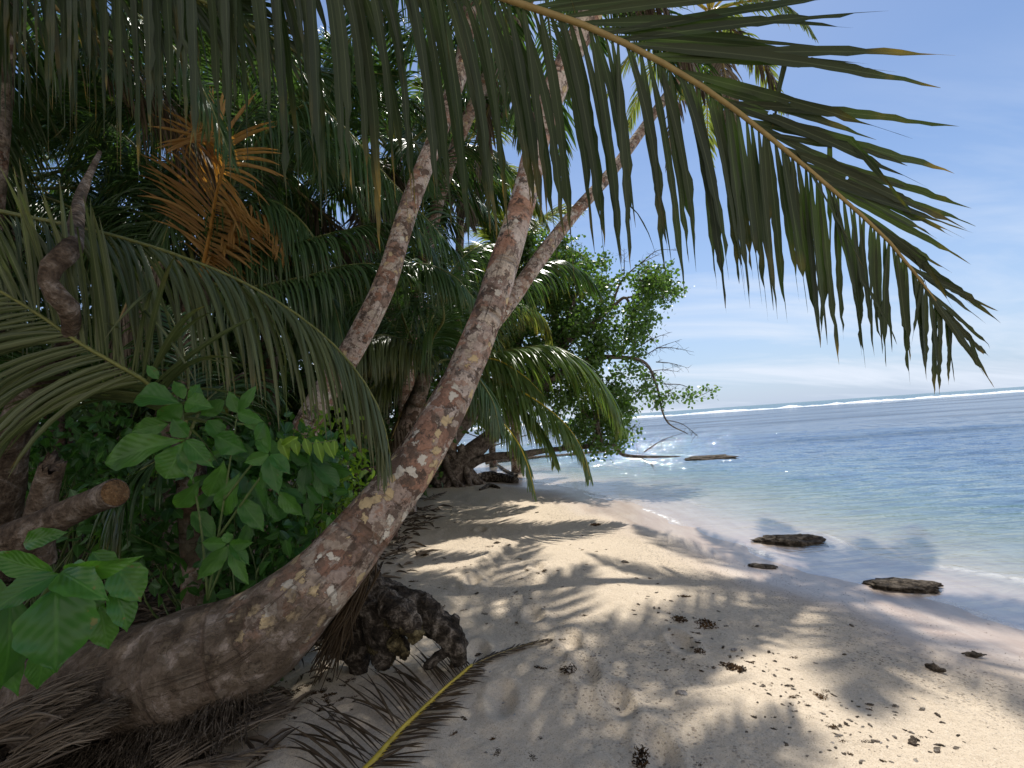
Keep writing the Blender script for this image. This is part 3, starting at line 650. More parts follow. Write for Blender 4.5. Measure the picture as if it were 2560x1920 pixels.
frond(palmN, F1, 178, .94, .0265, t0=.16, ang=(56, 8), ang2=(88, 30), gap2=.34, brk2=.22, gt=.82, V=(4, -2), g=(.09, 2.4), up=upF, mats=('fg_leaf', 'rachis_b'), r=(.016, .003), steps=18, seed=1, rag=True, brk=.12, jit=.12, Lr=.87, label='nearest frond hanging across the top with torn leaflet tips', curl=.22,
      prof=((0, .88), (.3, .88), (.42, .80), (.55, .75), (.8, .54), (.93, .38), (1, .22)), fold=.14)
F1b = [np.array(pn[-1])] + [P(*q) for q in [(-500, -330, 1.7), (0, -330, 1.75), (450, -260, 1.75), (850, -190, 1.8), (1140, -90, 1.9)]]
frond(palmN, F1b, 100, .92, .034, t0=.12, ang=(60, 25), V=(0, 0), g=(.6, .8), up=upF, mats=('fg_leaf', 'rachis'), r=(.022, .006), steps=10, seed=2, rag=True, brk=.12, jit=.16, fold=.16)
F1c = [np.array(pn[-1])] + [P(*q) for q in [(-500, -150, 2.2), (-150, -120, 2.3), (200, -90, 2.4), (500, 0, 2.5), (760, 140, 2.6)]]
frond(palmN, F1c, 90, .85, .03, t0=.12, ang=(60, 25), g=(.5, .7), up=upF, mats=('fg_leaf', 'rachis'), r=(.022, .006), steps=8, seed=4, rag=True, brk=.14, jit=.2)
for k, (a, e, l) in enumerate([(250, 10, 3.0), (300, 30, 2.8), (330, 65, 2.4)]):
    a, e = R(a), R(e); d = np.array([math.sin(a)*math.cos(e), math.cos(a)*math.cos(e), math.sin(e)]); c0 = np.array(pn[-1])
    frond(palmN, [c0, c0+d*l*.35, c0+d*l*.7+[0, 0, -.25], c0+d*l+[0, 0, -.9]], 50, .7, .04, g=(.4, .4), mats=('leaf', 'rachis'), r=(.02, .004), steps=4, seed=60+k)

# second near palm on the left, source of the two arching fronds in the middle left
pm = [(-5.0, 1.7, .2), (-4.9, 1.9, 1.2), (-4.65, 2.1, 1.9)]
palmM = empty('coconut_palm', pm[0], 'young palm past the left edge with two arching fronds over the leafy shrub', 'palm tree', 'coconut palms')
mb = MB(); mb.add(*tube(pm, [.18, .15, .13], 40, 14, bump=.06, rings=.06)); mb.obj('trunk', MAT['trunk_d'], parent=palmM)
F2 = [np.array(pm[-1])]+[P(*q) for q in [(-250, 480, 3.0), (0, 529, 2.95), (287, 590, 2.9), (533, 672, 2.85), (697, 756, 2.8), (820, 848, 2.75), (902, 942, 2.7), (952, 1034, 2.65), (976, 1141, 2.6)]]
frond(palmM, F2, 120, .98, .022, t0=.12, ang=(58, 16), V=(-60, -60), g=(.75, .75), up=(0.1, .35, 1), mats=('leaf_olive', 'rachis'), r=(.020, .004), steps=8, seed=8, brk=.03, jit=.05, curl=.12, label='long arching frond with leaflets combed straight down',
      prof=((0, 1), (.35, 1), (.6, .92), (.8, .72), (.93, .45), (1, .2)))
ps_ = [P(500, 1330, 3.0), P(480, 1200, 2.95), P(460, 1110, 2.9)]; ps_[0][2] = gz(ps_[0][0], ps_[0][1])
palmS = empty('coconut_palm', ps_[0], 'small low palm hidden in the broad-leaved shrub, one frond rising to the upper left', 'palm tree', 'coconut palms')
mb = MB(); mb.add(*tube(ps_, [.09, .08, .07], 30, 12, bump=.06, rings=.06)); mb.obj('trunk', MAT['trunk_d'], parent=palmS)
F3 = [P(*q) for q in [(460, 1110, 2.9), (430, 1030, 2.75), (371, 960, 2.6), (300, 916, 2.52), (200, 858, 2.45), (110, 795, 2.4), (0, 728, 2.35), (-120, 672, 2.3), (-240, 640, 2.3)]]
frond(palmS, F3, 84, .74, .027, t0=.10, ang=(72, 30), V=(10, -10), g=(.16, .22), up=-CF*.9+np.array([0, 0, .3]), mats=('leaf_olive', 'rachis'), r=(.014, .004), steps=7, seed=9, brk=.05, jit=.09, curl=.2, gap2=.3, label='frond rising to the upper left with leaflets swept down left', prof=((0, .9), (.25, 1), (.6, .9), (.85, .6), (1, .25)))
for k, q in enumerate([[(520, 1000, 3.1), (600, 960, 3.3), (680, 1040, 3.4)], [(470, 940, 3.2), (430, 800, 3.5), (380, 740, 3.7)], [(400, 1150, 2.8), (330, 1200, 2.7), (300, 1300, 2.65)]]):
    frond(palmS, [ps_[-1]]+[P(*a) for a in q], 50, .5, .022, t0=.14, g=(.5, .5), mats=('leaf', 'rachis'), r=(.012, .003), steps=6, seed=120+k)
for k, (a, e, l) in enumerate([(20, 60, 3.0), (330, 40, 3.2), (10, 20, 3.4)]):
    a, e = R(a), R(e); d = np.array([math.sin(a)*math.cos(e), math.cos(a)*math.cos(e), math.sin(e)]); c0 = np.array(pm[-1])
    frond(palmM, [c0, c0+d*l*.35, c0+d*l*.7+[0, 0, -.25], c0+d*l+[0, 0, -1.0]], 60, .7, .035, g=(.4, .4), mats=('leaf', 'rachis'), r=(.02, .004), steps=5, seed=80+k)

# ------------------------------------------------------------------ palms of the grove
def palm(pxs, rad, label, nfr, L, seed, mat='trunk2', mats=('leaf', 'rachis'), world=False, leafL=.75, w=.035, nl=60, rings=.0, base=None, dead=.1, el=(75, -40), droop=1.0, cr=None, **k):
    pts = [np.array(q, float) for q in pxs] if world else [P(*q) for q in pxs]
    b = pts[0].copy()
    g0 = gz(b[0], b[1])
    if b[2] > g0: pts = [np.array([b[0]-.0, b[1], g0-.1])]+pts if b[2]-g0 > .3 else pts
    b = pts[0].copy(); b[2] = gz(b[0], b[1])
    e = empty('coconut_palm', b, label, 'palm tree', 'coconut palms')
    m_ = MB(); m_.add(*tube(pts, rad, 150, 20, bump=.07, bf=3, rings=rings, rough=.02, seed=seed)); m_.obj('trunk', MAT[mat], parent=e)
    if nfr: crown(e, pts[-1], nfr, L, seed, mats, leafL, nl, w, el=el, dead=dead, droop=droop, **k)
    return e, pts
p2, _ = palm([(560, 1440, 4.3), (660, 1240, 4.4), (752, 1093, 4.5), (810, 985, 4.6), (891, 856, 4.7), (960, 717, 4.8), (1000, 590, 4.95), (1036, 480, 5.1), (1090, 347, 5.3), (1128, 243, 5.5), (1157, 150, 5.7), (1185, -60, 6.0), (1215, -260, 6.3)],
     [.16, .14, .125, .118, .112, .106, .10, .096, .092, .09, .085, .08, .075], 'second leaning palm behind the arching frond, left of the lichen-covered trunk', 16, 3.6, 21, leafL=.85, w=.034, nl=84, gapf=.05)
p3, _ = palm([(880, 1345, 5.4), (945, 1235, 5.4), (1040, 1100, 5.5), (1120, 965, 5.6), (1195, 855, 5.8), (1284, 740, 6.1), (1365, 625, 6.5), (1435, 535, 7.0), (1530, 428, 7.6), (1620, 305, 8.2), (1700, 190, 8.8), (1745, 100, 9.3), (1775, 30, 9.8)],
     [.13, .12, .115, .11, .105, .10, .095, .088, .084, .078, .074, .07, .07], 'slender far-leaning palm crossing behind the main trunk, crown against the blue sky', 19, 2.8, 22, leafL=.55, mats=('leaf_far', 'rachis_y'), w=.04, nl=50, el=(80, -75), dead=.2)
# palm low in the middle, ringed brown trunk
p4, q4 = palm([(960, 1215, 6.6), (1005, 1092, 6.6), (1046, 990, 6.6), (1064, 935, 6.6)], [.15, .13, .11, .10], 'short palm with a brown ringed trunk directly behind the main trunk', 0, 0, 23, mat='trunk_d', rings=.10)
c4 = P(1066, 925, 6.6)
for k, (pp, l, g_) in enumerate([([(906, 870, 5.4), (997, 854, 5.2), (1079, 862, 5.1), (1124, 895, 5.0)], .75, .8), ([(935, 823, 6), (1046, 834, 5.8), (1128, 862, 5.6)], .7, .7)]):
    pass
def fr(parent, c0, lst, L, g=(.6, .6), n=84, w=.028, mats=('leaf', 'rachis'), V=(-25, -25), seed=0, **k):
    frond(parent, [np.asarray(c0)]+[P(*q) for q in lst], int(n*1.25), L*1.25, w*.8, t0=.14, g=g, V=V, mats=mats, r=(.022, .004), steps=7, seed=300+seed, brk=.03, **k)
fr(p4, c4, [(1040, 870, 6.2), (960, 838, 5.8), (900, 862, 5.4), (850, 930, 5.2)], .62, seed=1, mats=('leaf_olive', 'rachis'))
fr(p4, c4, [(1045, 880, 6.3), (990, 855, 6.0), (935, 860, 5.7), (890, 900, 5.6)], .6, seed=2, mats=('leaf_olive', 'rachis'))
fr(p4, c4, [(1080, 850, 6.3), (1110, 790, 6.0), (1080, 700, 5.8), (1000, 650, 5.7), (930, 670, 5.7)], .8, seed=3)
fr(p4, c4, [(1060, 830, 6.8), (1030, 740, 7.0), (970, 690, 7.2), (880, 700, 7.3), (800, 760, 7.3)], .8, seed=4)
fr(p4, c4, [(1010, 920, 6.4), (940, 960, 6.2), (880, 1040, 6.0), (850, 1120, 6.0)], .6, seed=5, mats=('leaf_olive', 'rachis'))
fr(p4, c4, [(1120, 900, 6.8), (1180, 930, 6.6), (1230, 1000, 6.4), (1250, 1080, 6.3)], .55, seed=6)
fr(p4, c4, [(1080, 800, 7.0), (1120, 690, 7.4), (1190, 620, 7.8), (1270, 610, 8.1)], .8, seed=7)
fr(p4, c4, [(1020, 1000, 6.7), (985, 1080, 6.5), (960, 1160, 6.5)], .5, seed=8, mats=('dry', 'rachis_b'), gap=.3)
# palm leaning over the sand, hanging fronds right of the main trunk
p5, q5 = palm([(985, 1235, 9.0), (1060, 1120, 8.9), (1120, 1010, 8.8), (1165, 930, 8.7)], [.16, .14, .12, .11], 'palm behind the main trunk whose drooping fronds hang over the wet sand', 0, 0, 24, mat='trunk_d', rings=.08)
c5 = P(1165, 925, 8.7)
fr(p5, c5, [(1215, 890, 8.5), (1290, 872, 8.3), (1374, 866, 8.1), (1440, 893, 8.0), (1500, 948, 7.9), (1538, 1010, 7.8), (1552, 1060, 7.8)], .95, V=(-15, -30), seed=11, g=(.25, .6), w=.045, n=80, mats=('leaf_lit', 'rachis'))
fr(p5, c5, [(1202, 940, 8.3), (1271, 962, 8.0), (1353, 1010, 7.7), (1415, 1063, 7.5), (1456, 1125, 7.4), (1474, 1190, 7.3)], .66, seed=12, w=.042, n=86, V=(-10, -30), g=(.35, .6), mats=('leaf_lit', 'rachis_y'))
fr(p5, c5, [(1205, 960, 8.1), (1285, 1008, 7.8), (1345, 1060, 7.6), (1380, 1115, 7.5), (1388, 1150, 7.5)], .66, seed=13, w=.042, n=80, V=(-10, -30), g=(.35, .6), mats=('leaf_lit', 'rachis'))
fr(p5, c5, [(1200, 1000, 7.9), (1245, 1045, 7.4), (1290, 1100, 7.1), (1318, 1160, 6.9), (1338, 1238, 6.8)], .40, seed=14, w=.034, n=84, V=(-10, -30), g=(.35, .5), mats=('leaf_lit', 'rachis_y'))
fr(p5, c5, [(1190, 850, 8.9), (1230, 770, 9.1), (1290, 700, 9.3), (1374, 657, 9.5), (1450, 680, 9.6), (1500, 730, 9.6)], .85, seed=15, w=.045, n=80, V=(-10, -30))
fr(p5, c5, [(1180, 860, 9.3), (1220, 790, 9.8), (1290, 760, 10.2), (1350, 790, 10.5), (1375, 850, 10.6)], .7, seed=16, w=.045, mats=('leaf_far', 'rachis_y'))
fr(p5, c5, [(1150, 840, 8.9), (1150, 720, 9.2), (1200, 630, 9.4), (1280, 590, 9.6)], .8, seed=17, w=.045)
fr(p5, c5, [(1180, 900, 8.5), (1240, 900, 8.2), (1310, 940, 8.0), (1360, 990, 7.9)], .6, seed=18, w=.04, mats=('leaf_lit', 'rachis_y'))
fr(p5, c5, [(1130, 960, 8.5), (1100, 1050, 8.4), (1090, 1140, 8.3)], .5, seed=19, w=.04, mats=('dry', 'rachis_b'), gap=.2)
# palm carrying the white-glinting fronds in the middle left, and the orange dead frond
p6, q6 = palm([(420, 1250, 5.6), (430, 1000, 5.6), (470, 830, 5.6), (520, 700, 5.6)], [.16, .15, .14, .13], 'dark palm in the left thicket bearing one orange dead frond', 0, 0, 25, mat='trunk_d', rings=.06)
c6 = P(500, 700, 5.6)
frond(p6, [c6]+[P(*q) for q in [(522, 600, 5.4), (538, 500, 5.2), (556, 430, 5.0), (560, 370, 4.9), (530, 330, 4.8), (480, 318, 4.8)]], 62, .95, .036, t0=.12, ang=(84, 60), V=(3, -5), g=(.12, .12), up=(0.1, -1, .3), mats=('dead_orange', 'rachis_o'), r=(.026, .006), steps=8, seed=401, brk=.04, curl=.05, jit=.04, label='glowing orange dead frond')
frond(p6, [c6]+[P(*q) for q in [(590, 600, 5.5), (640, 540, 5.4), (680, 560, 5.3), (710, 640, 5.2)]], 40, .6, .035, t0=.12, g=(.6, .6), mats=('dead_orange', 'rachis_o'), r=(.022, .006), steps=6, seed=402, brk=.06, gap=.35, label='thinner orange-brown dead frond')
fr(p6, c6, [(560, 560, 5.6), (660, 500, 5.6), (760, 560, 5.5), (830, 690, 5.4)], .8, seed=21)
fr(p6, c6, [(600, 640, 5.6), (720, 640, 5.6), (820, 730, 5.4), (860, 860, 5.3)], .75, seed=22)
fr(p6, c6, [(400, 560, 5.8), (280, 520, 5.8), (160, 560, 5.8), (60, 700, 5.8)], .8, seed=23)
fr(p6, c6, [(420, 480, 6.0), (300, 330, 6.2), (150, 250, 6.3), (0, 260, 6.3)], .9, seed=24)
fr(p6, c6, [(560, 400, 6.2), (660, 250, 6.4), (800, 180, 6.6), (940, 240, 6.6)], .9, seed=25)
fr(p6, c6, [(430, 650, 5.4), (360, 690, 5.2), (300, 800, 5.0), (280, 920, 5.0)], .6, seed=26, mats=('dry', 'rachis_b'), gap=.2)
fr(p6, c6, [(520, 560, 6.2), (600, 420, 6.5), (720, 360, 6.7), (850, 420, 6.8), (920, 540, 6.8)], .9, seed=27)
q6 = [(600, 420, 5.7), (700, 300, 5.6), (780, 262, 5.5), (860, 318, 5.4), (953, 425, 5.3), (1060, 540, 5.2), (1150, 640, 5.2)]
fr(p6, c6, q6, .85, seed=32, n=100, g=(.9, .9))
fr(p6, c6, [(620, 640, 5.5), (750, 605, 5.4), (854, 578, 5.3), (967, 557, 5.3), (1030, 590, 5.3)], .62, seed=33, n=84, g=(.8, .8))
fr(p6, c6, [(600, 720, 5.3), (750, 695, 5.2), (863, 664, 5.1), (970, 662, 5.1), (1030, 690, 5.1)], .62, seed=34, n=84, g=(.9, .9))
fr(p4, c4, [(1010, 800, 6.2), (990, 700, 5.8), (1050, 660, 5.5), (1134, 690, 5.3), (1184, 745, 5.2)], .66, seed=35, n=84, g=(.8, .8))
fr(p4, c4, [(1070, 700, 7.4), (1060, 480, 8.0), (1134, 372, 8.2), (1210, 390, 8.2), (1290, 440, 8.2)], .9, seed=36, n=84, g=(.6, .6), w=.04)
fr(p4, c4, [(1010, 850, 6.8), (930, 760, 6.8), (840, 740, 6.6), (760, 800, 6.4), (720, 900, 6.3)], .8, seed=37, n=84, g=(.8, .8))
# grove of further palms
glist = [
 ((-3.4, 7.2), 5.4, 'palm with its glinting crown directly left of the second leaning trunk', 20, 3.2, 31, .04, ('leaf', 'rachis')),
 ((-1.9, 9.2), 6.6, 'tall palm in the grove seen between the two leaning trunks', 18, 3.3, 32, .05, ('leaf', 'rachis')),
 ((-6.2, 6.0), 4.6, 'low dark palm deep in the left thicket behind the gnarled branch', 20, 3.2, 33, .04, ('leaf', 'rachis')),
 ((-5.2, 9.5), 7.6, 'tall dark palm at the back of the left thicket', 20, 3.6, 34, .05, ('leaf', 'rachis')),
 ((-9.0, 9.0), 6.6, 'back palm at the far left with its crown against bright sky gaps', 20, 3.6, 35, .05, ('leaf', 'rachis')),
 ((-4.4, 4.3), 5.8, 'palm overhead at the upper left shading the thicket', 20, 3.4, 36, .04, ('leaf', 'rachis')),
 ((-.9, 12.5), 8.4, 'pale sunlit palm far behind, crown between trunk tops', 18, 3.0, 37, .06, ('leaf_far', 'rachis_y')),
 ((-2.6, 12.0), 4.4, 'low palm far behind the brown ringed trunk', 18, 3.0, 38, .05, ('leaf', 'rachis')),
 ((-7.5, 13.5), 9.5, 'highest palm at the back of the grove', 18, 3.6, 39, .06, ('leaf', 'rachis')),
 ((.2, 15.0), 6.2, 'far palm showing above the beach tree', 16, 2.8, 40, .06, ('leaf_far', 'rachis_y')),
]
for (x, y), h, lab, nf, L, sd_, w, mt in glist:
    z0 = gz(x, y); rs = np.random.RandomState(sd_); lx, ly = rs.uniform(-.2, .9), rs.uniform(-.7, .2)
    palm([(x-lx, y-ly, z0-.1), (x-lx*.7, y-ly*.6, z0+h*.33), (x-lx*.3, y-ly*.3, z0+h*.66), (x, y, z0+h)], [.17, .12, .11, .10], lab, nf, L, sd_, mat='trunk2' if sd_ in (37, 40, 32) else 'trunk_d', mats=mt, world=True, leafL=.9, w=w*.72, nl=100, gapf=.04)

palm([(-1.9, 8.5, .1), (-1.65, 8.3, 3), (-.7, 7.9, 6), (.95, 7.5, 8.7)], [.15, .12, .10, .09], 'pale trunk crossing high behind the second leaning palm, crown above the picture', 17, 3.8, 55, mats=('leaf', 'rachis'), world=True, leafL=.8, w=.045, nl=60, gapf=.04)
# ------------------------------------------------------------------ beach tree leaning over the water
rs = np.random.RandomState(77)
btb = gp(1140, 1212)
dB = btb[1]
bt = empty('beach_tree', btb, 'broad round-leaved tree at the bend of the beach with bare twigs reaching over the sea', 'tree')
mb = MB()
def D_(px, py, d): return P(px, py, d)
d0 = float(np.dot(btb-CP, CF))
stems = [([(1120, 1215, d0), (1150, 1165, d0+.1), (1210, 1105, d0+.2), (1260, 1060, d0+.2), (1330, 960, d0+.2), (1400, 850, d0+.3), (1440, 740, d0+.3)], [.38, .30, .22, .19, .13, .09, .05]),
         ([(1085, 1215, d0+.3), (1110, 1130, d0+.4), (1160, 1060, d0+.6), (1230, 980, d0+.8), (1290, 870, d0+1), (1340, 740, d0+1.2), (1390, 640, d0+1.3)], [.30, .24, .19, .16, .12, .08, .04]),
         ([(1060, 1215, d0), (1070, 1130, d0), (1110, 1040, d0), (1150, 930, d0+.2), (1180, 800, d0+.4)], [.25, .2, .16, .11, .06]),
         ([(1150, 1175, d0), (1215, 1145, d0-.1), (1312, 1135, d0-.2), (1374, 1125, d0-.3), (1472, 1116, d0-.4), (1530, 1112, d0-.5), (1558, 1137, d0-.5), (1620, 1142, d0-.6), (1700, 1141, d0-.7)], [.14, .10, .08, .07, .055, .05, .045, .03, .012]),
         ([(1280, 1040, d0+.2), (1380, 950, d0), (1470, 900, d0-.2), (1540, 893, d0-.3), (1610, 905, d0-.4), (1640, 960, d0-.4), (1665, 1050, d0-.4), (1720, 1085, d0-.4)], [.12, .09, .07, .05, .04, .03, .02, .008]),
         ([(1380, 880, d0+.2), (1480, 810, d0), (1530, 768, d0), (1565, 745, d0-.1), (1580, 800, d0-.1), (1590, 880, d0-.1)], [.08, .06, .05, .035, .025, .012]),
         ([(1530, 768, d0), (1545, 720, d0), (1565, 690, d0), (1600, 660, d0), (1655, 632, d0)], [.035, .025, .02, .012, .004]),
         ([(1565, 745, d0-.1), (1620, 735, d0-.1), (1680, 750, d0-.2)], [.025, .018, .006])]
for i, (q, r_) in enumerate(stems):
    mb.add(*tube([P(*a) for a in q], r_, 60, 12, bump=.22, bf=2.5, rough=.08, seed=i*3.1))
# buttress flares and exposed roots at the foot
for i in range(12):
    a = rs.uniform(-2.6, .6); p0 = btb+np.array([rs.normal(0, .25), 0, rs.uniform(.5, 1.1)]); p2_ = btb+np.array([math.cos(a)*rs.uniform(.5, 1.1)-.1, math.sin(a)*.7, 0]); p2_[2] = gz(p2_[0], p2_[1])-.02
    mb.add(*tube([p0, (p0+p2_)/2+[0, 0, -.1], p2_], [.10, .09, .05], 16, 8, bump=.3, bf=4, seed=i))
bump_boxes = [(1290, 640, 70, 50, d0+1.4, 34), (1420, 700, 70, 60, d0+1, 30), (1310, 920, 90, 60, d0+.8, 44), (1400, 900, 70, 60, d0+.4, 30), (1300, 700, 100, 90, d0+1, 60), (1390, 640, 70, 60, d0+1, 34), (1420, 760, 100, 90, d0+.6, 70), (1340, 840, 100, 80, d0+1, 60), (1440, 870, 90, 70, d0, 60), (1500, 830, 55, 60, d0, 34), (1400, 980, 100, 70, d0, 60), (1500, 1000, 70, 60, d0-.2, 50), (1480, 1080, 80, 45, d0-.3, 44), (1545, 1040, 40, 50, d0-.3, 22),
              (1250, 820, 80, 90, d0+1, 50), (1260, 930, 80, 80, d0+.6, 50), (1480, 690, 40, 45, d0, 16), (1620, 700, 60, 24, d0, 22), (1650, 730, 40, 24, d0, 16), (1600, 770, 35, 50, d0, 26), (1585, 850, 25, 40, d0, 16), (1620, 990, 60, 60, d0-.4, 9), (1350, 620, 60, 30, d0+1.3, 20), (1230, 700, 60, 70, d0+1.4, 40), (1560, 915, 60, 15, d0-.3, 6), (1740, 990, 16, 12, d0-.4, 3), (1680, 850, 30, 16, d0-.3, 0)]
tw = MB(); tips = []
sp_ = np.vstack([catmull([P(*a) for a in q], 40) for q, _ in stems[:6]])
for bx in bump_boxes:
    if bx[5] < 30: continue
    c_ = P(bx[0], bx[1], bx[4]); k_ = sp_[np.argmin(((sp_-c_)**2).sum(1)+2.0*np.maximum(0, sp_[:, 2]-c_[2])**2)]
    for z_ in range(3):
        e_ = c_+rs.normal(0, .28, 3); m_ = (k_+e_)/2+rs.normal(0, .10, 3); mb.add(*tube([k_, m_, e_], [.035, .022, .008], 14, 6, caps=False, bump=.15, seed=z_))
for (x, y, sx, sy, d, n) in bump_boxes:
    for i in range(n):
        a = rs.rand()*6.28; q = math.sqrt(rs.rand()); p = P(x+sx*q*math.cos(a), y+sy*q*math.sin(a), d+rs.normal(0, .45))
        tips += twigs(tw, [(p, nrm(np.array([rs.normal(.3, .6), rs.normal(-.2, .5), rs.normal(.1, .6)])))], rs, .34, .008, 1)
tr_ = mb.obj('trunk', MAT['bark_b'], parent=bt)
setp(tw.obj('twigs', MAT['twig'], parent=tr_), kind='stuff')
rsb = np.random.RandomState(3)
Vv, Qq, Uu, Cc = cluster_leaves(tips, 14, .10, .088, .95, 'round', rsb, upn=1.0)
ob('crown', Vv, Qq, MAT['beach'], parent=bt, uv=Uu, col=Cc)
# bare drooping twigs at the seaward side
bw = MB()
for (p, q) in [((1600, 905), (1700, 1010)), ((1630, 930), (1660, 1040)), ((1640, 870), (1735, 880)), ((1610, 890), (1700, 850)), ((1660, 960), (1755, 1000)), ((1665, 1050), (1745, 1090)), ((1590, 870), (1680, 830)), ((1655, 1010), (1700, 960)),
               ((1575, 760), (1640, 690)), ((1600, 700), (1700, 745)), ((1590, 820), (1645, 870)), ((1600, 660), (1690, 625)), ((1610, 1130), (1700, 1085)), ((1530, 1112), (1590, 1060)), ((1590, 1139), (1640, 1170)), ((1540, 930), (1600, 1000)), ((1560, 690), (1560, 620)), ((1640, 905), (1720, 920)), ((1620, 930), (1700, 930))]:
    a, b = P(*p, d0-.3), P(*q, d0-.35); mid = (a+b)/2+rs.normal(0, .06, 3)+[0, 0, .06]
    bw.add(*tube([a, mid, b], [.014, .009, .003], 12, 5, caps=False))
    for k in range(13):
        t = rs.rand(); s = a*(1-t)**2+2*mid*t*(1-t)+b*t*t; v = nrm((b-a)+rs.normal(0, 1.2, 3)); l = rs.uniform(.08, .28)
        bw.add(*tube([s, s+v*l*.5+rs.normal(0, .02, 3), s+v*l+rs.normal(0, .03, 3)], [.005, .0016], 6, 4, caps=False))
setp(bw.obj('bare_twigs', MAT['twig'], parent=tr_), kind='stuff')

# ------------------------------------------------------------------ broadleaf jungle behind
def jungle(x, y, h, rad, seed, label, mat='jungle', n=150, per=9, sz=.16, tpl='oval', wr=.5, low=.15, name='broadleaf_tree', tm='trunk_d'):
    rs = np.random.RandomState(seed); z = gz(x, y); b = np.array([x, y, z])
    e = empty(name, b, label, 'tree', 'broadleaf trees of the thicket')
    m_ = MB(); top = b+[rs.uniform(-.3, .3), rs.uniform(-.3, .3), h*.75]
    m_.add(*tube([b-[0, 0, .1], b+[rs.uniform(-.2, .2), 0, h*.35], top], [.05*rad+.04, .03*rad+.03, .02], 30, 10, bump=.15, seed=seed))
    tips = []
    lob = [(b+np.array([rs.normal(0, rad*.45), rs.normal(0, rad*.4), h*rs.uniform(low, .95)]), rad*rs.uniform(.28, .5)) for _ in range(14)]
    for c, r_ in lob:
        m_.add(*tube([b+(top-b)*min(.95, max(.1, (c[2]-z)/h*.7)), c], [.025, .008], 8, 5, bump=.1, seed=seed))
        k = n//14; v = rdir(rs, k)*(rs.rand(k, 1)**.4)*r_*np.array([1, 1, .75]); tips.append(c+v)
    m_.obj('trunk', MAT[tm], parent=e)
    tips = np.vstack(tips); tips = tips[tips[:, 2] > z+.15]
    A = cluster_leaves(tips, per, .13, sz, wr, tpl, rs, upn=1.4)
    ob('crown', A[0], A[1], MAT[mat], parent=e, uv=A[2], col=A[3])
    return e
J = [(-6.6, 5.0, 3.4, 1.5, 'dark leafy tree at the left edge behind the arching fronds'), (-4.9, 5.6, 3.0, 1.3, 'leafy tree in the left thicket behind the big-leaved shrub'),
     (-3.9, 6.6, 3.2, 1.3, 'leafy tree behind the second leaning trunk base'), (-8.5, 7.5, 5.0, 2.0, 'large tree closing the left edge of the thicket'), (-6.3, 8.5, 5.2, 2.0, 'large tree behind the orange dead frond'),
     (-4.4, 9.0, 5.0, 1.8, 'large tree behind the palm crowns left of centre'), (-2.9, 9.4, 3.6, 1.4, 'tree behind the brown ringed palm trunk'), (-3.6, 12.5, 6.0, 2.2, 'tall tree at the back left of the beach tree'),
     (-2.0, 14.0, 5.0, 2.0, 'tree behind the drooping fronds left of the beach tree'), (-8.8, 12.5, 7.5, 2.6, 'tall tree far back on the left'), (-12, 9.5, 6.5, 2.6, 'tall tree beyond the left edge'),
     (-6.0, 14.0, 8.0, 2.6, 'tallest broadleaf tree at the back of the thicket'), (-13.5, 14.5, 6.0, 3.2, 'wide tree far beyond the left edge of the thicket'), (-10.5, 16.5, 5.5, 3.0, 'wide bushy tree at the far back left'), (-7.5, 17.5, 5.0, 2.8, 'wide bushy tree far behind the orange dead frond'), (-9.6, 7.0, 3.0, 2.0, 'low bushy tree at the left edge behind the lower arching frond'), (-7.4, 10.4, 3.0, 2.2, 'low bushy tree deep in the left thicket'), (-.9, 18.5, 5.5, 2.2, 'far tree behind the beach tree crown'), (-5.2, 18, 6.0, 2.4, 'far tree deep behind the thicket')]
for i, (x, y, h, r_, lab) in enumerate(J):
    jungle(x, y, h, r_, 500+i, lab, n=300 if y < 8 else 420, per=10, sz=.15 if y < 8 else .19)
# understorey: vine-covered mound and bright young shrubs right of the broad-leaved shrub
def mound(pxd, label, mat, n, sz, seed, tpl='oval', wr=.55, name='shrub', hang=-.5, grp='understorey shrubs', spread=.07, cat='shrub'):
    rs = np.random.RandomState(seed); c = [P(*q[:3]) for q in pxd]; b = c[0].copy(); b[2] = gz(b[0], b[1])
    e = empty(name, b, label, cat, grp); st = MB(); tips = []
    for (x, y, d, sx, sy, k) in pxd:
        for i in range(k):
            a = rs.rand()*6.28; q = rs.rand()**.5; p = P(x+sx*q*math.cos(a), y+sy*q*math.sin(a), d+rs.normal(0, .10*d/3))
            if p[2] < gz(p[0], p[1])+.03: continue
            tips.append(p)
            if i % 4 == 0:
                root = b+rs.normal(0, .1, 3)*[1, 1, 0]; st.add(*tube([root, (root+p)/2+rs.normal(0, .08, 3)+[0, 0, .1], p], [.010, .003], 10, 4, caps=False))
    st.obj('stems', MAT['stem'], parent=e)
    A = cluster_leaves(tips, n, spread, sz, wr, tpl, rs, upn=.8, hang=hang)
    ob('leaves', A[0], A[1], MAT[mat], parent=e, uv=A[2], col=A[3]); return e
mound([(620, 1330, 3.0, 150, 130, 70), (520, 1180, 3.1, 120, 90, 40), (740, 1230, 3.2, 90, 120, 44), (820, 1180, 3.5, 50, 90, 20), (600, 1440, 2.9, 130, 40, 26)], 'dark vine-tangled mound of leaves behind the main trunk', 'under', 5, .105, 41, spread=.06)
mound([(560, 1140, 3.4, 150, 80, 60), (700, 1120, 3.4, 90, 70, 40), (430, 1330, 3.2, 120, 120, 50), (300, 1300, 3.0, 100, 110, 34)], 'dark shrub filling the gap under the arching fronds', 'under', 6, .10, 42)
mound([(850, 1200, 3.8, 50, 60, 26), (800, 1320, 3.3, 50, 40, 16), (870, 1260, 3.6, 40, 40, 14)], 'small lime-green shrub against the left of the main trunk', 'lime', 5, .085, 43, 'oval', .5)
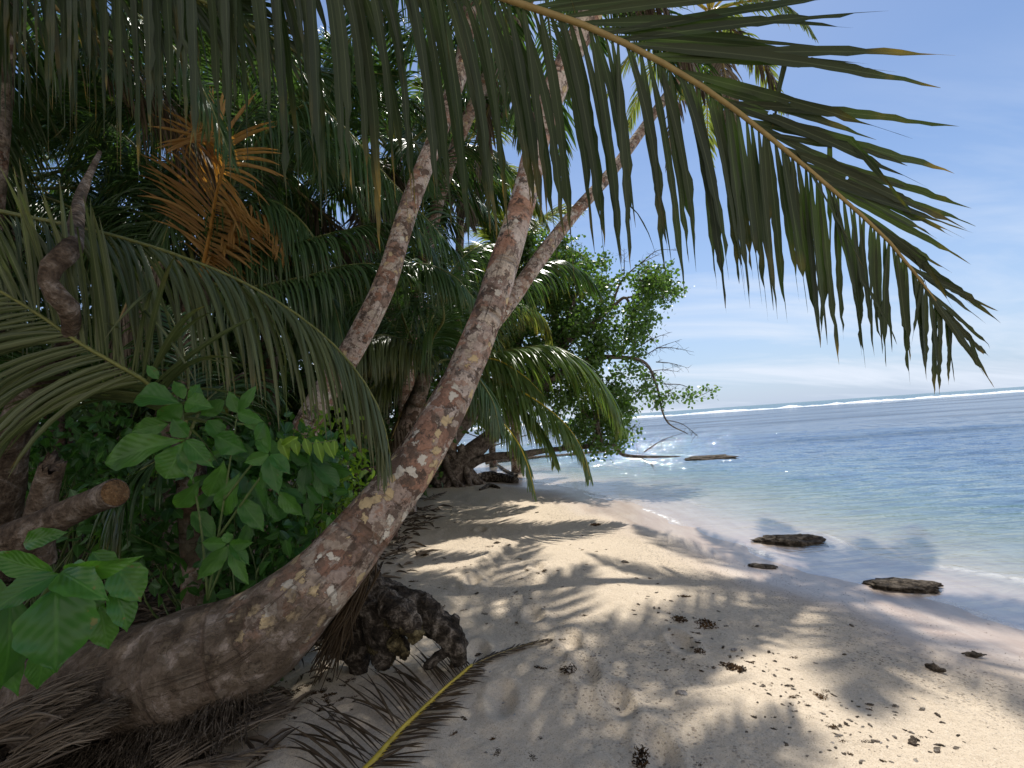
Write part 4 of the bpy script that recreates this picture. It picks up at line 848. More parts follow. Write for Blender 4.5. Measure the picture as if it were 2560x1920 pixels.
mound([(720, 1110, 4.2, 60, 30, 14), (800, 1080, 4.4, 60, 50, 22), (880, 1100, 4.6, 30, 60, 16)], 'bright young shrub beside the foot of the second leaning palm', 'lime', 4, .085, 44, 'oval', .5)
mound([(120, 1180, 4.2, 110, 120, 50), (40, 1020, 4.6, 60, 110, 40), (260, 1120, 4.0, 90, 110, 40)], 'sun-flecked shrub at the left edge behind the broken stump', 'under', 6, .10, 45)
mound([(330, 1180, 4.9, 60, 120, 26), (180, 1250, 4.9, 80, 60, 20)], 'lime-tinted shrub glimpsed between dark fronds at the left', 'lime', 4, .08, 46)
mound([(930, 1150, 6.5, 40, 60, 40), (980, 1190, 7.0, 30, 30, 20)], 'low leafy shrub behind the main trunk at the sand edge', 'under', 6, .12, 47)

# ------------------------------------------------------------------ big single leaves
def bigleaf(parent, b, tip, wpx, d, dt=0.0, kind='oval', mat='broad', face=None, curl=.12, seed=0, cup=.16, roll=0.0):
    rs = np.random.RandomState(seed+7)
    B = P(b[0], b[1], d); Tt = P(tip[0], tip[1], d+dt); L = np.linalg.norm(Tt-B); w = wpx/FPX*d
    nx, ny = 22, 6; V = []; U = []; C = []
    ax = (Tt-B)/L; tocam = nrm(CP-(B+Tt)/2) if face is None else np.array(face, float)
    n = nrm(tocam-ax*np.dot(tocam, ax)); s = np.cross(n, ax)
    c_, s_ = math.cos(roll), math.sin(roll); n, s = n*c_+s*s_, s*c_-n*s_
    ph = rs.rand()*6; rnd = rs.rand()
    for i in range(nx+1):
        x = i/nx
        if kind == 'oval': hw = math.sin(math.pi*min(1, x**.80))**.95*(1 if x < .8 else 1-.35*(x-.8)/.2)
        elif kind == 'obov': hw = math.sin(math.pi*min(1, x**1.45))**.8
        else: hw = math.sin(math.pi*min(1, x**1.0))**.9
        hw = max(hw, .03)*.5
        for j in range(-ny, ny+1):
            y = j/ny
            z = cup*w*(abs(y)**1.2)*hw*2 + curl*L*(4*x*(1-x))*.8 + .035*w*math.sin(x*16+abs(y)*3+ph)*abs(y) + .02*L*math.sin(x*5+ph)
            hh = hw*(1+.05*math.sin(x*23+ph+(2 if y > 0 else 0)))
            V.append(B+ax*L*x+s*w*hh*y+n*(z-.0)); U.append((.5+.5*y*hh*1.6, x)); C.append((rnd, x*.35, .5+.5*y))
    k = 2*ny+1; Q = [(i*k+j, i*k+j+1, (i+1)*k+j+1, (i+1)*k+j) for i in range(nx) for j in range(2*ny)]
    return ob('leaf', np.array(V), np.array(Q), MAT[mat], org=B, parent=parent, uv=np.array(U), col=np.array(C, float))
nb_ = P(-260, 1700, 1.75); g_ = nb_.copy(); g_[2] = gz(g_[0], g_[1])
noni = empty('large_leaved_shrub', g_, 'glossy shrub at the lower left corner with very large veined leaves', 'shrub')
mb = MB(); mb.add(*tube([g_, P(-150, 1640, 1.72), P(60, 1540, 1.66), P(142, 1440, 1.56)], [.014, .011, .007], 20, 8))
mb.add(*tube([P(60, 1540, 1.66), P(240, 1500, 1.66), P(290, 1430, 1.62)], [.008, .006], 12, 6)); mb.add(*tube([P(-50, 1590, 1.7), P(-10, 1540, 1.66), P(20, 1500, 1.6)], [.008, .006], 12, 6))
mb.obj('stem', MAT['stem'], parent=noni)
for i, (b, t, w, d, dt, rl) in enumerate([((135, 1430), (-25, 1382), 62, 1.52, -.02, .3), ((156, 1424), (357, 1392), 58, 1.52, -.05, -.5), ((152, 1432), (270, 1500), 82, 1.50, -.10, .1), ((146, 1434), (-25, 1534), 66, 1.50, -.08, -.5), ((142, 1470), (138, 1682), 158, 1.46, -.04, .05),
        ((287, 1416), (352, 1505), 88, 1.62, 0, .2), ((283, 1468), (318, 1580), 64, 1.60, 0, .3), ((250, 1515), (272, 1622), 70, 1.60, 0, -.2), ((25, 1490), (2, 1725), 92, 1.60, 0, .3), ((-20, 1540), (45, 1740), 70, 1.64, 0, 0), ((115, 1600), (92, 1722), 66, 1.62, 0, .2), ((190, 1460), (225, 1590), 90, 1.62, 0, 0),
        ((60, 1360), (170, 1330), 50, 1.75, 0, .3), ((230, 1380), (300, 1450), 60, 1.7, 0, 0), ((-10, 1440), (-60, 1600), 90, 1.6, 0, 0)]):
    bigleaf(noni, b, t, w, d, dt, 'oval', 'noni', seed=i, roll=rl, curl=.10)
vb = P(520, 1500, 2.55); vb[2] = gz(vb[0], vb[1])
vit = empty('broad_leaved_shrub', vb, 'shrub with bright hand-shaped clusters of broad leaves above the main trunk base', 'shrub')
mb = MB()
for q in [[(520, 1500), (500, 1300), (463, 1100), (455, 1010)], [(520, 1500), (560, 1250), (594, 1030)], [(560, 1250), (640, 1150), (672, 1137)], [(594, 1060), (660, 1060)], [(520, 1500), (560, 1400), (570, 1363)], [(540, 1350), (700, 1140), (840, 1100)], [(463, 1100), (434, 952)]]:
    mb.add(*tube([P(x, y, 2.5) for x, y in q], [.007, .004], 16, 6))
mb.obj('stem', MAT['stem'], parent=vit)
VL = [((463, 1100), (262, 1157), 88, 0, 'obov'), ((460, 1104), (414, 1197), 92, -.08, 'obov'), ((456, 1112), (480, 1202), 42, -.03, 'oval'), ((466, 1100), (537, 1170), 48, -.03, 'oval'), ((470, 1092), (432, 1046), 46, .0, 'oval'), ((451, 1008), (340, 990), 72, .02, 'obov'), ((463, 1006), (533, 1020), 54, -.03, 'oval'),
      ((396, 948), (368, 912), 24, 0, 'oval'), ((460, 998), (434, 952), 30, .03, 'oval'), ((455, 1010), (390, 1048), 50, 0, 'oval'), ((470, 1000), (500, 960), 40, .06, 'oval'), ((594, 1032), (573, 977), 32, 0, 'oval'), ((596, 1030), (640, 965), 28, 0, 'lance'), ((596, 1032), (662, 1054), 36, -.04, 'oval'), ((660, 1056), (637, 1102), 36, -.03, 'oval'), ((664, 1060), (676, 1130), 26, 0, 'oval'), ((658, 1056), (610, 1060), 30, .02, 'oval'),
      ((672, 1137), (611, 1156), 36, -.02, 'oval'), ((674, 1140), (697, 1237), 48, -.05, 'oval'), ((676, 1137), (726, 1187), 38, -.02, 'oval'), ((670, 1134), (640, 1100), 34, .03, 'oval'), ((674, 1142), (655, 1225), 34, -.03, 'oval'), ((570, 1365), (492, 1450), 44, -.04, 'oval'), ((572, 1365), (621, 1462), 32, -.04, 'lance'), ((574, 1362), (624, 1414), 32, -.02, 'oval'), ((574, 1358), (634, 1356), 32, 0, 'oval'), ((566, 1360), (506, 1356), 36, 0, 'oval'), ((570, 1358), (568, 1328), 26, .03, 'oval'),
      ((540, 1090), (620, 1130), 60, .08, 'oval'), ((560, 1150), (520, 1240), 60, .10, 'obov'), ((600, 1180), (560, 1290), 60, .12, 'obov'), ((500, 1200), (440, 1270), 50, .1, 'obov'), ((600, 1250), (660, 1330), 50, .12, 'oval'), ((420, 1060), (330, 1080), 50, .12, 'oval'), ((520, 1050), (560, 1110), 46, .1, 'oval'), ((700, 1230), (760, 1290), 44, .12, 'oval'), ((480, 1280), (540, 1350), 46, .14, 'oval'), ((560, 1000), (500, 1040), 40, .1, 'oval')]
for i, (b, t, w, dt, k) in enumerate(VL):
    bigleaf(vit, b, t, w, 2.40+(dt if dt > .07 else 0), dt if dt < .07 else 0, k, 'broad', seed=40+i, roll=(-.5, .25, .1, -.2, .4)[i % 5], curl=.08)
rs = np.random.RandomState(31)
for i in range(52):
    x = rs.uniform(500, 790); y = rs.uniform(1080, 1420)
    if y > 1520-(x-450)*.62-60: continue
    a = rs.uniform(.2, 2.9); l = rs.uniform(60, 105)
    bigleaf(vit, (x, y), (x+l*math.cos(a), y+l*math.sin(a)), l*rs.uniform(.36, .5), 2.62+rs.uniform(0, .25), -rs.uniform(0, .06), ('oval', 'obov')[i % 2], 'under2', seed=140+i, roll=rs.uniform(-.7, .7), curl=.08)
for i, (x0_, y0_, x1_, y1_, w) in enumerate([(700, 1096, 722, 1150, 26), (735, 1096, 745, 1140, 22), (762, 1096, 776, 1140, 22), (790, 1098, 806, 1158, 24), (812, 1100, 836, 1148, 22), (745, 1092, 700, 1120, 26), (835, 1098, 838, 1140, 18)]):
    bigleaf(vit, (x0_, y0_), (x1_, y1_), w, 2.5, 0, 'oval', 'lime', seed=90+i)

# ------------------------------------------------------------------ dead wood on the left
def deadwood(name, px, rad, label, cat, mat='log', grp=None, endmat=None, c=24, rag=0.0, **k):
    pts = [P(*q) for q in px]; b = pts[0]
    e = empty(name, b, label, cat, grp); m_ = MB(); m_.add(*tube(pts, rad, 60, c, bump=.12, bf=5, rough=.06, rag=rag, **k)); o = m_.obj('wood', MAT[mat], parent=e)
    if endmat:
        d_ = nrm(pts[-1]-pts[-2]); V, Q, U, C = tube([pts[-1]-d_*.004, pts[-1]+d_*.006], [rad[-1]*.93, rad[-1]*.9], 2, c, bump=.06, bf=5)
        ob('cut_face', V, Q, MAT[endmat], parent=e, uv=U, col=C)
    return e
deadwood('broken_stump', [(80, 1400, 2.3), (95, 1320, 2.28), (112, 1230, 2.25), (132, 1160, 2.22)], [.085, .06, .052, .046], 'broken upright stump of pale wood at the left edge', 'stump', rag=.09)
deadwood('cut_log', [(-60, 1390, 2.15), (50, 1345, 2.12), (150, 1292, 2.08), (230, 1255, 2.04), (288, 1232, 2.0)], [.085, .078, .058, .052, .056], 'sawn-off log pointing right in front of the broken stump', 'log', endmat='cut')
deadwood('gnarled_trunk', [(-40, 1440, 3.0), (-10, 1280, 2.95), (25, 1110, 2.9), (80, 985, 2.8), (150, 900, 2.65), (176, 830, 2.45), (172, 770, 2.35), (138, 735, 2.3), (118, 690, 2.3), (140, 655, 2.32), (178, 620, 2.4), (190, 560, 2.75), (205, 480, 3.2), (250, 380, 3.6)], [.14, .12, .09, .075, .055, .036, .046, .044, .036, .048, .045, .036, .03, .012], 'dark twisting tree trunk at the left edge, its crooked upper part pale against the fronds', 'trunk')
deadwood('slanting_branch', [(470, 1010, 3.3), (540, 975, 3.3), (610, 935, 3.3)], [.022, .020, .014], 'thin bare branch slanting up behind the broad-leaved shrub', 'branch')
deadwood('fallen_branch', [(800, 1200, 4.2), (860, 1185, 4.3), (930, 1172, 4.4), (980, 1150, 4.5)], [.03, .028, .02, .012], 'pale fallen branch lying left behind the main trunk', 'branch', grp='fallen branches')
deadwood('fallen_branch', [tuple(x) for x in [(740, 1160, 5.0), (850, 1150, 5.0), (930, 1120, 5.0)]], [.022, .02, .01], 'thin dark fallen branch among shrubs left of the main trunk', 'branch', grp='fallen branches')
lg = [gp(1215, 1163), gp(1300, 1158), gp(1400, 1155), gp(1550, 1150)]; 
for q in lg: q[2] = max(q[2], 0)+.05
e = empty('floating_log', lg[0], 'long straight log lying in the shallows beyond the drooping fronds', 'log'); mb = MB(); mb.add(*tube(lg, [.08, .075, .06, .03], 50, 10, bump=.15, rough=.05)); mb.obj('wood', MAT['bark_b'], parent=e)
def sand_log(px, rad, label, mat='drift', name='driftwood_log', lift=.5):
    pts = [gp(x, y) for x, y in px]
    for q, r_ in zip(pts, rad): q[2] += r_*lift
    e = empty(name, pts[0], label, 'driftwood', 'driftwood'); m_ = MB(); m_.add(*tube(pts, rad, 40, 14, bump=.4, bf=4, rough=.12, seed=px[0][0])); m_.obj('wood', MAT[mat], parent=e)
sand_log([(1080, 1212), (1170, 1208), (1235, 1204), (1290, 1208)], [.10, .13, .16, .10], 'dark lumpy driftwood log on the sand at the foot of the beach tree')
sand_log([(1235, 1160), (1262, 1178), (1292, 1192)], [.07, .06, .05], 'short dark log slanting down to the waterline under the beach tree')
sand_log([(1010, 1222), (1060, 1215), (1100, 1220)], [.05, .09, .06], 'low heap of dark wood beside the beach tree roots')
sand_log([(1200, 1226), (1225, 1218), (1248, 1222)], [.03, .06, .03], 'small dark wood lump in front of the driftwood log')

# old root stump on the sand beside the main trunk
st0 = gp(1010, 1660)
rootst = empty('driftwood_stump', st0, 'weathered black root stump with arching legs on the sand beside the main trunk', 'driftwood', 'driftwood')
dS = float(np.dot(st0-CP, CF))
mb = MB()
for i, (q, r_) in enumerate([([(905, 1480, dS), (960, 1490, dS-.02), (1030, 1520, dS-.05), (1090, 1560, dS-.08), (1130, 1600, dS-.1), (1148, 1660, dS-.1)], [.05, .085, .10, .09, .065, .05]),
        ([(1110, 1570, dS-.1), (1120, 1620, dS-.12), (1085, 1650, dS-.16), (1060, 1668, dS-.2)], [.05, .035, .03, .02]),
        ([(930, 1470, dS), (905, 1540, dS), (890, 1610, dS-.02), (905, 1690, dS-.08)], [.09, .10, .09, .05]), ([(930, 1500, dS-.05), (950, 1570, dS-.08), (960, 1630, dS-.12), (945, 1668, dS-.15)], [.10, .10, .08, .05]),
        ([(960, 1500, dS-.1), (1000, 1530, dS-.16), (1032, 1562, dS-.2), (1025, 1585, dS-.2)], [.07, .075, .06, .04]), ([(880, 1500, dS), (860, 1580, dS+.02), (850, 1640, dS)], [.08, .09, .06]),
        ([(950, 1500, dS), (935, 1440, dS), (940, 1400, dS+.02)], [.07, .05, .015]), ([(1000, 1510, dS), (990, 1480, dS+.05), (950, 1460, dS+.1)], [.06, .05, .04]), ([(960, 1600, dS-.1), (1000, 1610, dS-.14), (1016, 1635, dS-.15)], [.05, .045, .025]), ([(1130, 1590, dS-.1), (1140, 1555, dS-.08), (1132, 1535, dS-.06)], [.04, .03, .015])]):
    mb.add(*tube([P(*a) for a in q], r_, 30, 12, bump=.45, bf=7, rough=.2, seed=i*2.3))
sw = mb.obj('root_mass', MAT['drift'], parent=rootst)
m2 = MB()
for i, (q, r_) in enumerate([([(965, 1535, dS-.09), (1000, 1552, dS-.16), (1034, 1575, dS-.19), (1040, 1600, dS-.19)], [.05, .06, .055, .03]), ([(930, 1560, dS-.09), (945, 1610, dS-.11), (965, 1640, dS-.14), (950, 1672, dS-.15)], [.05, .055, .045, .02]), ([(980, 1600, dS-.2), (1005, 1625, dS-.16), (1012, 1640, dS-.21)], [.035, .035, .02])]):
    m2.add(*tube([P(*a) for a in q], r_, 30, 12, bump=.5, bf=8, rough=.25, seed=40+i))
ml = m2.obj('mossy_lip', MAT['moss'], parent=rootst)
for ty, nm in (('REMESH', 'join'), ('DISPLACE', 'knots')):
    md = ml.modifiers.new(nm, ty)
    if ty == 'REMESH': md.mode = 'VOXEL'; md.voxel_size = .009; md.use_smooth_shade = True
    else:
        tx2 = bpy.data.textures.new('ridges', 'CLOUDS'); tx2.noise_scale = .03; tx2.noise_depth = 4; md.texture = tx2; md.strength = .05; md.texture_coords = 'GLOBAL'
md = sw.modifiers.new('join', 'REMESH'); md.mode = 'VOXEL'; md.voxel_size = .010; md.use_smooth_shade = True
tx = bpy.data.textures.new('knots', 'CLOUDS'); tx.noise_scale = .05; tx.noise_depth = 4
md = sw.modifiers.new('knots', 'DISPLACE'); md.texture = tx; md.strength = .04; md.mid_level = .5; md.texture_coords = 'GLOBAL'

# ------------------------------------------------------------------ fallen fronds
def ground_frond(px, label, mats, n, L, w, seed, name='fallen_frond', ang=(60, 25), lift=.02, g=.12, V=(10, 10), r=(.014, .003), Lr=1.0, gap=.08, t0=.0, prof=((0, .9), (.3, 1), (.7, .7), (1, .15)), steps=6, brk=.1):
    pts = [gp(x, y, lift) for x, y in px]
    e = empty(name, pts[0], label, 'fallen frond', 'fallen fronds')
    frond(e, pts, n, L, w, t0=t0, ang=ang, V=V, g=(g, g), mats=mats, r=r, steps=steps, seed=seed, brk=brk, gap=gap, Lr=Lr, curl=.8, fold=.45, prof=prof, names=('midrib', 'leaflets'))
ground_frond([(860, 1990), (930, 1920), (1000, 1840), (1100, 1743), (1180, 1672)], 'fallen frond with a bright yellow midrib at the bottom centre of the sand', ('dry_dark', 'rachis_y'), 66, .22, .011, 701, Lr=2.4, V=(6, 14), r=(.017, .010), prof=((0, 1), (.5, .95), (.85, .7), (1, .4)), gap=.05, ang=(78, 58), g=.04, brk=.02)
ground_frond([(1178, 1674), (1230, 1650), (1300, 1625), (1360, 1610), (1412, 1606)], 'dark withered frond tip continuing from the yellow midrib', ('dry_dark', 'rachis_b'), 40, .10, .010, 702, ang=(30, 10), r=(.006, .002), V=(5, 5))
ground_frond([(300, 1990), (430, 1900), (600, 1840), (715, 1800)], 'grey dried frond pointing right below the trunk base roots', ('dry', 'rachis_b'), 60, .20, .011, 703, ang=(20, 8), V=(25, 15), r=(.008, .003), lift=.06)
ground_frond([(-150, 1960), (60, 1890), (200, 1830), (330, 1790)], 'grey dried frond in the bottom left corner', ('dry', 'rachis_b'), 70, .34, .014, 704, ang=(22, 8), V=(25, 15), r=(.008, .003), lift=.10)
ground_frond([(-60, 2050), (80, 1950), (230, 1870), (360, 1820)], 'dried frond along the bottom edge left of the trunk roots', ('dry', 'rachis_b'), 70, .32, .014, 705, ang=(22, 8), V=(25, 15), r=(.008, .003), lift=.09)
ground_frond([(120, 2100), (330, 1990), (560, 1930), (700, 1900)], 'dried frond at the bottom edge left of the yellow midrib', ('dry', 'rachis_b'), 50, .22, .012, 706, ang=(22, 8), V=(25, 15), r=(.007, .003), lift=.05)
ground_frond([(850, 1500), (800, 1590), (760, 1680)], 'dark dead frond wedged under the main trunk beside the stump', ('dry_dark', 'rachis_b'), 60, .34, .012, 707, ang=(40, 20), V=(40, 20), lift=.15, r=(.01, .004))
ground_frond([(1060, 1255), (1085, 1243), (1115, 1232)], 'small pale dried frond lying near the far waterline', ('dry', 'rachis_b'), 20, .25, .02, 708, r=(.008, .003))
for k_, (q, lab) in enumerate([([(-80, 1880), (60, 1820), (160, 1780), (250, 1740)], 'sheaf of dry grey leaf strips at the left edge under the large leaves'), ([(0, 1960), (120, 1880), (250, 1830), (330, 1800)], 'sheaf of dry leaf strips rising to the right from the bottom left corner'), ([(380, 1960), (520, 1880), (640, 1830), (740, 1795)], 'pale dry leaf sheaf in front of the trunk base roots')]):
    rs = np.random.RandomState(800+k_); pts = [P(x, y, 1.98+.04*j_) if k_ < 2 else gp(x, y, .05) for j_, (x, y) in enumerate(q)]; e = empty('dry_leaf_sheaf', pts[0], lab, 'dry leaves', 'dry leaf sheaves'); m_ = MB()
    ax = catmull(pts, 30); side = nrm(np.cross(ax[-1]-ax[0], [0, 0, 1.0]))
    for i in range(260):
        a, b_ = sorted(rs.uniform(0, 29, 2)); 
        if b_-a < 12: a = rs.uniform(0, 14); b_ = a+rs.uniform(11, 15)
        o1 = rs.normal(0, .06); o2 = o1+rs.normal(0, .025); c_ = ax[int(a)]+side*o1+[0, 0, rs.uniform(0, .09)]; d_ = ax[int(b_)]+side*o2+[0, 0, rs.uniform(0, .10)]
        m_.add(*tube([c_, (c_+d_)/2+rs.normal(0, .008, 3)+[0, 0, .015], d_], [.003*rs.uniform(.5, 1.4), .0055*rs.uniform(.5, 1.4), .0012], 8, 4, caps=False, seed=i))
    m_.obj('strips', MAT['dry'], parent=e)
# leaf litter
def litter():
    rs = np.random.RandomState(9); m_ = MB(); n = 5200
    k = 0
    pos = []
    while len(pos) < n:
        x = rs.uniform(-6, -1.0); y = rs.uniform(1.0, 9)
        if x > -1.25-.28*max(0, 3-y)*0-.05*(y-3)+rs.normal(0, .16): continue
        pos.append((x, y))
    pos = np.array(pos); z = ground(pos[:, 0], pos[:, 1]); p = np.stack([pos[:, 0], pos[:, 1], z+rs.uniform(.004, .03, n)], 1)
    a = rs.rand(n)*6.28; d = np.stack([np.cos(a), np.sin(a), rs.normal(0, .18, n)], 1); nn = rdir(rs, n, 3)
    A = leaves(p, d, nn, rs.uniform(.08, .34, n), .07, 'lance', rs)
    o = ob('leaf_litter', A[0], A[1], MAT['dry'], org=(-3, 4, .3), uv=A[2], col=A[3]); setp(o, 'brown leaf litter covering the ground under the thicket', 'leaf litter', kind='stuff')
litter()

# ------------------------------------------------------------------ rocks, seaweed, coral
def rock(px, py, wpx, hpx, label, seed, mat='rock', tilt=0.0, name='rock', dp=1.0, cat='rock', sink=.35, grp='rocks at the waterline'):
    c = gp(px, py); d = float(np.dot(c-CP, CF)); W = wpx/FPX*d; H = hpx/FPX*d
    n1, n2 = 40, 26; u = np.linspace(0, 2*np.pi, n1, endpoint=False); v = np.linspace(.02, np.pi-.02, n2)
    X_ = np.cos(u)[None]*np.sin(v)[:, None]; Y_ = np.sin(u)[None]*np.sin(v)[:, None]; Z_ = np.cos(v)[:, None]*np.ones(n1)[None]
    nz_ = 1+.55*fbm(X_*1.6+seed, Y_*1.6, Z_*1.6, 4)+.28*fbm(X_*6+seed, Y_*6, Z_*6, 3)
    V = np.stack([X_*nz_*W/2, Y_*nz_*W/2*dp*.6, np.sign(Z_)*np.abs(Z_)**.8*nz_*H*.30], -1).reshape(-1, 3)
    cs, sn = math.cos(tilt), math.sin(tilt); V[:, :2] = V[:, :2]@np.array([[cs, sn], [-sn, cs]])
    i = np.arange(n2-1)[:, None]*n1; j = np.arange(n1)[None]; j2 = (j+1) % n1
    Q = np.stack([i+j, i+n1+j, i+n1+j2, i+j2], -1).reshape(-1, 4)
    o = ob(name, V+c+[0, 0, H*.10], Q, MAT[mat], org=c); setp(o, label, cat, grp); return o
rock(1975, 1357, 150, 46, 'flat dark rock at the waterline nearest the centre of the beach', 3, tilt=-.25)
rock(2262, 1470, 155, 40, 'long brown rock in the wash on the right', 8, tilt=-.45)
rock(1905, 1416, 60, 11, 'thin dark rock sliver between the two flat rocks, half in wet sand', 12, tilt=-.5)
for q in [(1778, 1148, 86, 16, 'low dark reef rock breaking the water to the right of the tree', 21), (1722, 1150, 16, 9, 'tiny dark reef rock beside the larger one offshore', 23)]:
    o = rock(q[0], q[1], q[2], q[3], q[4], q[5], sink=.2, grp='reef rocks'); c = at_z(q[0], q[1], 0.0); o.location = Vector((c[0], c[1], .01))
def weed_mesh(seed, n=120, L=.03):
    rs = np.random.RandomState(seed); m_ = MB()
    el = rs.uniform(.3, .9)
    for i in range(n):
        a = rs.rand()*6.28; r_ = rs.rand()**.6*.5; p = np.array([math.cos(a)*r_, math.sin(a)*r_*el, 0.03]); d = nrm(np.array([rs.normal(0, 1), rs.normal(0, 1), rs.uniform(.0, .9)]))
        q = p+d*rs.uniform(.04, .12); e = q+nrm(d+rs.normal(0, .8, 3)*[1, 1, .4])*rs.uniform(.03, .08); e[2] = max(e[2], .01)
        m_.add(*tube([p, q, e], [.022, .028, .010], 4, 4, caps=False, bump=.3, bf=9, seed=i))
    return m_
def lump_mesh(seed, br=False):
    rs = np.random.RandomState(seed); m_ = MB(); p = np.array([-.42, 0, .14]); pts = [p]
    for k in range(4): p = p+np.array([.21, rs.normal(0, .13), rs.normal(0, .03)]); pts.append(p)
    m_.add(*tube(pts, [.12, .21, .25, .2, .1], 14, 10, bump=.7, bf=5, rough=.25, seed=seed))
    for k in range(3 if br else 1):
        s = pts[rs.randint(1, 4)]; m_.add(*tube([s, s+[rs.normal(0, .1), rs.choice([-1, 1])*.2, .03], s+[rs.normal(0, .15), rs.choice([-1, 1])*.32, .02]], [.10, .08, .05], 8, 8, bump=.5, bf=6, seed=seed+k))
    return m_
def protos(fn, names, mat, ks):
    out = []
    for k in ks:
        m_ = fn(k); out.append(mkmesh(names, np.vstack(m_.V), np.vstack(m_.Q), MAT[mat], uv=np.vstack(m_.U), col=np.vstack(m_.C)))
    return out
WD = protos(weed_mesh, 'seaweed_clump', 'weed', range(6)); WR = protos(weed_mesh, 'seaweed_clump', 'weed_r', range(6, 9))
CO = protos(lump_mesh, 'coral_fragment', 'coral', range(20, 26)); CD = protos(lambda k: lump_mesh(k, True), 'coral_fragment', 'coral_d', range(30, 36)); SHL = protos(lump_mesh, 'shell_fragment', 'shell', range(40, 43))
rs = np.random.RandomState(15)
def drop(lst, name, px, py, spx, label, cat, grp, flat=1.0, rot=None, dz=-.002):
    c = gp(px, py); d = float(np.dot(c-CP, CF)); s = spx/FPX*d
    o = bpy.data.objects.new(name, lst[rs.randint(len(lst))]); scene.collection.objects.link(o)
    o.location = Vector(c+[0, 0, dz]); o.scale = (s, s*rs.uniform(.7, 1.1), s*flat*rs.uniform(.6, 1)); o.rotation_euler = (rs.normal(0, .06), rs.normal(0, .06), rs.rand()*6.28 if rot is None else rot)
    setp(o, label, cat, grp)
special = [(1700, 1548, 50, 'w', 'long dark seaweed strip at the upper end of the wrack line'), (1765, 1560, 56, 'r', 'rust-brown seaweed beside the long dark strip'), (1830, 1668, 70, 'w', 'broad dark seaweed mat in the middle of the wrack line'), (2045, 1742, 42, 'r', 'reddish seaweed tuft on shaded sand in the wrack line'), (1980, 1745, 30, 'w', 'dark seaweed tuft just left of the reddish tuft'),
  (2078, 1815, 36, 'w', 'dark seaweed clump low in the wrack line'), (1745, 1910, 40, 'w', 'dark spiky seaweed tuft at the bottom edge of the sand'), (1490, 1312, 34, 'r', 'golden-brown seaweed lump near the far waterline'), (1420, 1673, 46, 'w', 'curled dark seaweed right of the frond tip'), (1352, 1668, 36, 'w', 'thin dark seaweed just below the frond tip'), (1235, 1845, 40, 'r', 'brown seaweed right of the yellow midrib'), (1240, 1880, 34, 'w', 'brown seaweed lump at the bottom of the sand below its neighbour'),
  (1325, 1890, 46, 'w', 'dark seaweed tuft near the bottom edge, left of the black lump'), (1347, 1848, 26, 'w', 'small oval dark seaweed lump in bright sand'), (1545, 1776, 26, 'w', 'short dark seaweed strand in the middle of the lower sand'), (1198, 1634, 38, 'w', 'dark seaweed strand right of the root stump'), (1095, 1520, 46, 'w', 'dark seaweed strand right behind the root stump'), (1135, 1830, 34, 'r', 'upright seaweed tuft by the yellow midrib'), (1155, 1796, 30, 'w', 'black seaweed clump touching the yellow frond leaflets'),
  (1000, 1375, 40, 'w', 'thin dark seaweed strip on shaded sand right of the trunk'), (1055, 1386, 46, 'w', 'long dark seaweed strip on shaded sand right of the trunk'), (1715, 1490, 30, 'r', 'rusty seaweed bit above the wrack line'), (1603, 1896, 90, 'w', 'large black lump of weed cut by the bottom edge'), (1750, 1628, 34, 'r', 'small rust seaweed left in the wrack line')]
for (x, y, s, t, lab) in special: drop(WD if t == 'w' else WR, 'seaweed_clump', x, y, s, lab, 'seaweed', 'seaweed clumps', .6)
spc = [(2425, 1637, 34, CD, 'dark two-lobed coral piece alone on pale sand at the right'), (2335, 1675, 44, CD, 'long dark coral piece alone on pale sand'), (2302, 1773, 26, CO, 'rounded coral piece with a pale top on the lower right sand'), (1700, 1732, 30, SHL, 'small pale shell beside dark weed in the bright sand'), (1563, 1407, 22, CO, 'rounded grey pebble of coral in the middle of the beach'), (1240, 1358, 18, CD, 'dark pebble on the bright sand in the far middle'), (1271, 1363, 16, CD, 'dark flat pebble right of its darker neighbour'), (1190, 1484, 16, CD, 'small reddish pebble alone on a bright sand patch'), (1833, 1624, 20, SHL, 'white shell chip above the broad seaweed mat'), (2290, 1855, 36, CD, 'dark coral rubble piece low on the right sand'), (2345, 1878, 30, CO, 'branching coral piece near the lower right'), (2128, 1565, 18, CO, 'pale coral chip on the smooth sand below the long brown rock')]
for (x, y, s, l_, lab) in spc: drop(l_, 'coral_fragment' if l_ is not SHL else 'shell', x, y, s, lab, 'coral' if l_ is not SHL else 'shell', 'coral fragments' if l_ is not SHL else 'shells', .8)
wl = [(1400, 1330), (1560, 1430), (1640, 1510), (1740, 1590), (1850, 1665), (1970, 1735), (2080, 1800), (2200, 1860), (2340, 1940)]
wl = np.array(wl, float)
def along(t):
    u = t*(len(wl)-1); i = min(int(u), len(wl)-2); f = u-i; return wl[i]*(1-f)+wl[i+1]*f
for i in range(230):
    t = rs.uniform(.18, 1)**.8; q = along(t); sp = 20+38*t; x, y = q[0]+rs.normal(0, sp*1.5), q[1]+rs.normal(0, sp)
    if y > 1912 or y < 1340: continue
    drop(CD if rs.rand() < .4 else CO, 'coral_fragment', x, y, rs.uniform(5, 17)*(.6+.6*t), 'small coral fragment among many in the wrack line across the sand', 'coral', 'coral rubble of the wrack line', .8)
for i in range(90):
    t = rs.uniform(0, 1); q = along(t); sp = 20+40*t; x, y = q[0]+rs.normal(0, sp*1.4), q[1]+rs.normal(0, sp)
    if y > 1912 or y < 1300: continue
    drop(WD if rs.rand() < .7 else WR, 'seaweed_clump', x, y, rs.uniform(10, 26)*(.6+.6*t), 'small dark seaweed scrap among many along the wrack line', 'seaweed', 'seaweed scraps of the wrack line', .7)
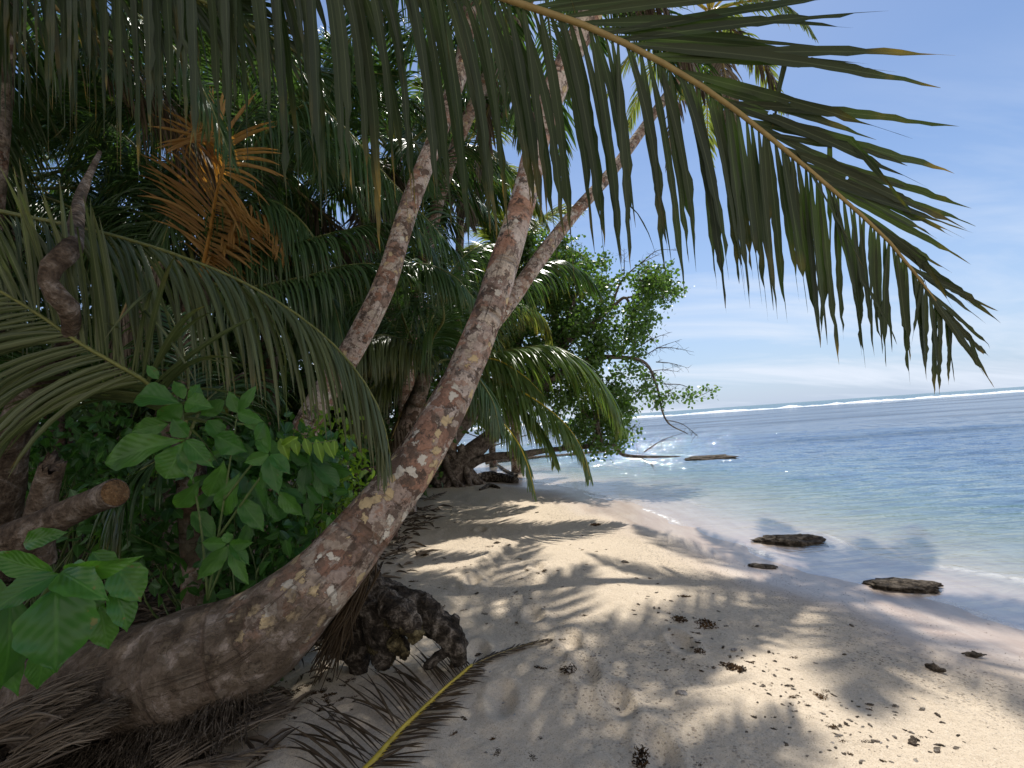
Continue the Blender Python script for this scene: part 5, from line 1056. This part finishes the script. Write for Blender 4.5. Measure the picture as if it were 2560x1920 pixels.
for i in range(80):
    x = rs.uniform(880, 1500); y = rs.uniform(1270, 1560)
    if x < 1000 and y > 1400: continue
    drop(WD, 'seaweed_clump', x, y, rs.uniform(8, 22)*(y/1500), 'small dark weed scrap on the shaded sand beyond the stump', 'seaweed', 'weed scraps on the shaded sand', .5)
for i in range(44):
    x = rs.uniform(1150, 2500); y = rs.uniform(1560, 1900)
    drop(CO if rs.rand() < .5 else SHL, 'coral_fragment', x, y, rs.uniform(5, 14), 'tiny pale coral chip lying apart on open sand', 'coral', 'scattered pale coral chips', .7)
for i in range(40):
    x = rs.uniform(640, 900); y = rs.uniform(1690, 1800)
    drop(WD, 'seaweed_clump', x, y, rs.uniform(16, 34), 'black weed scrap on the sand between trunk base and yellow midrib', 'seaweed', 'weed scraps under the trunk', .7)
# fine shell grit nobody could count
def grit():
    rs = np.random.RandomState(4); m_ = []; n = 9000
    x = rs.uniform(-1.2, 3.8, n); y = rs.uniform(1.6, 9, n); d = sdist(x, y); x2, y2, = x, y
    k = (d > .15) & ((rs.rand(n) < .18) | (np.abs(d-.75) < .45) | (fbm(x*1.4, y*1.4, 5, 3) > .12)); x, y = x[k], y[k]; z = ground(x, y); n = len(x)
    T_ = np.array([(1, 0, -.3), (-.5, .8, -.3), (-.5, -.8, -.3), (0, 0, .7)]); s = rs.uniform(.0018, .005, n)
    a = rs.rand(n)*6.28; V = T_[None]*s[:, None, None]; V = np.stack([V[..., 0]*np.cos(a)[:, None]-V[..., 1]*np.sin(a)[:, None]*.7, V[..., 0]*np.sin(a)[:, None]+V[..., 1]*np.cos(a)[:, None]*.7, V[..., 2]], -1)
    V = V+np.stack([x, y, z+.001], 1)[:, None]
    o = np.arange(n)[:, None]*4; T3 = np.concatenate([o+[0, 1, 3], o+[1, 2, 3], o+[2, 0, 3]])
    me = mkmesh('shell_grit', V.reshape(-1, 3), np.zeros((0, 4)), MAT['coral'], T=T3, smooth_=False); setp(link('shell_grit', me, (0, 0, 0)), 'fine pale and dark shell grit strewn over the beach', 'shell grit', kind='stuff')
grit()
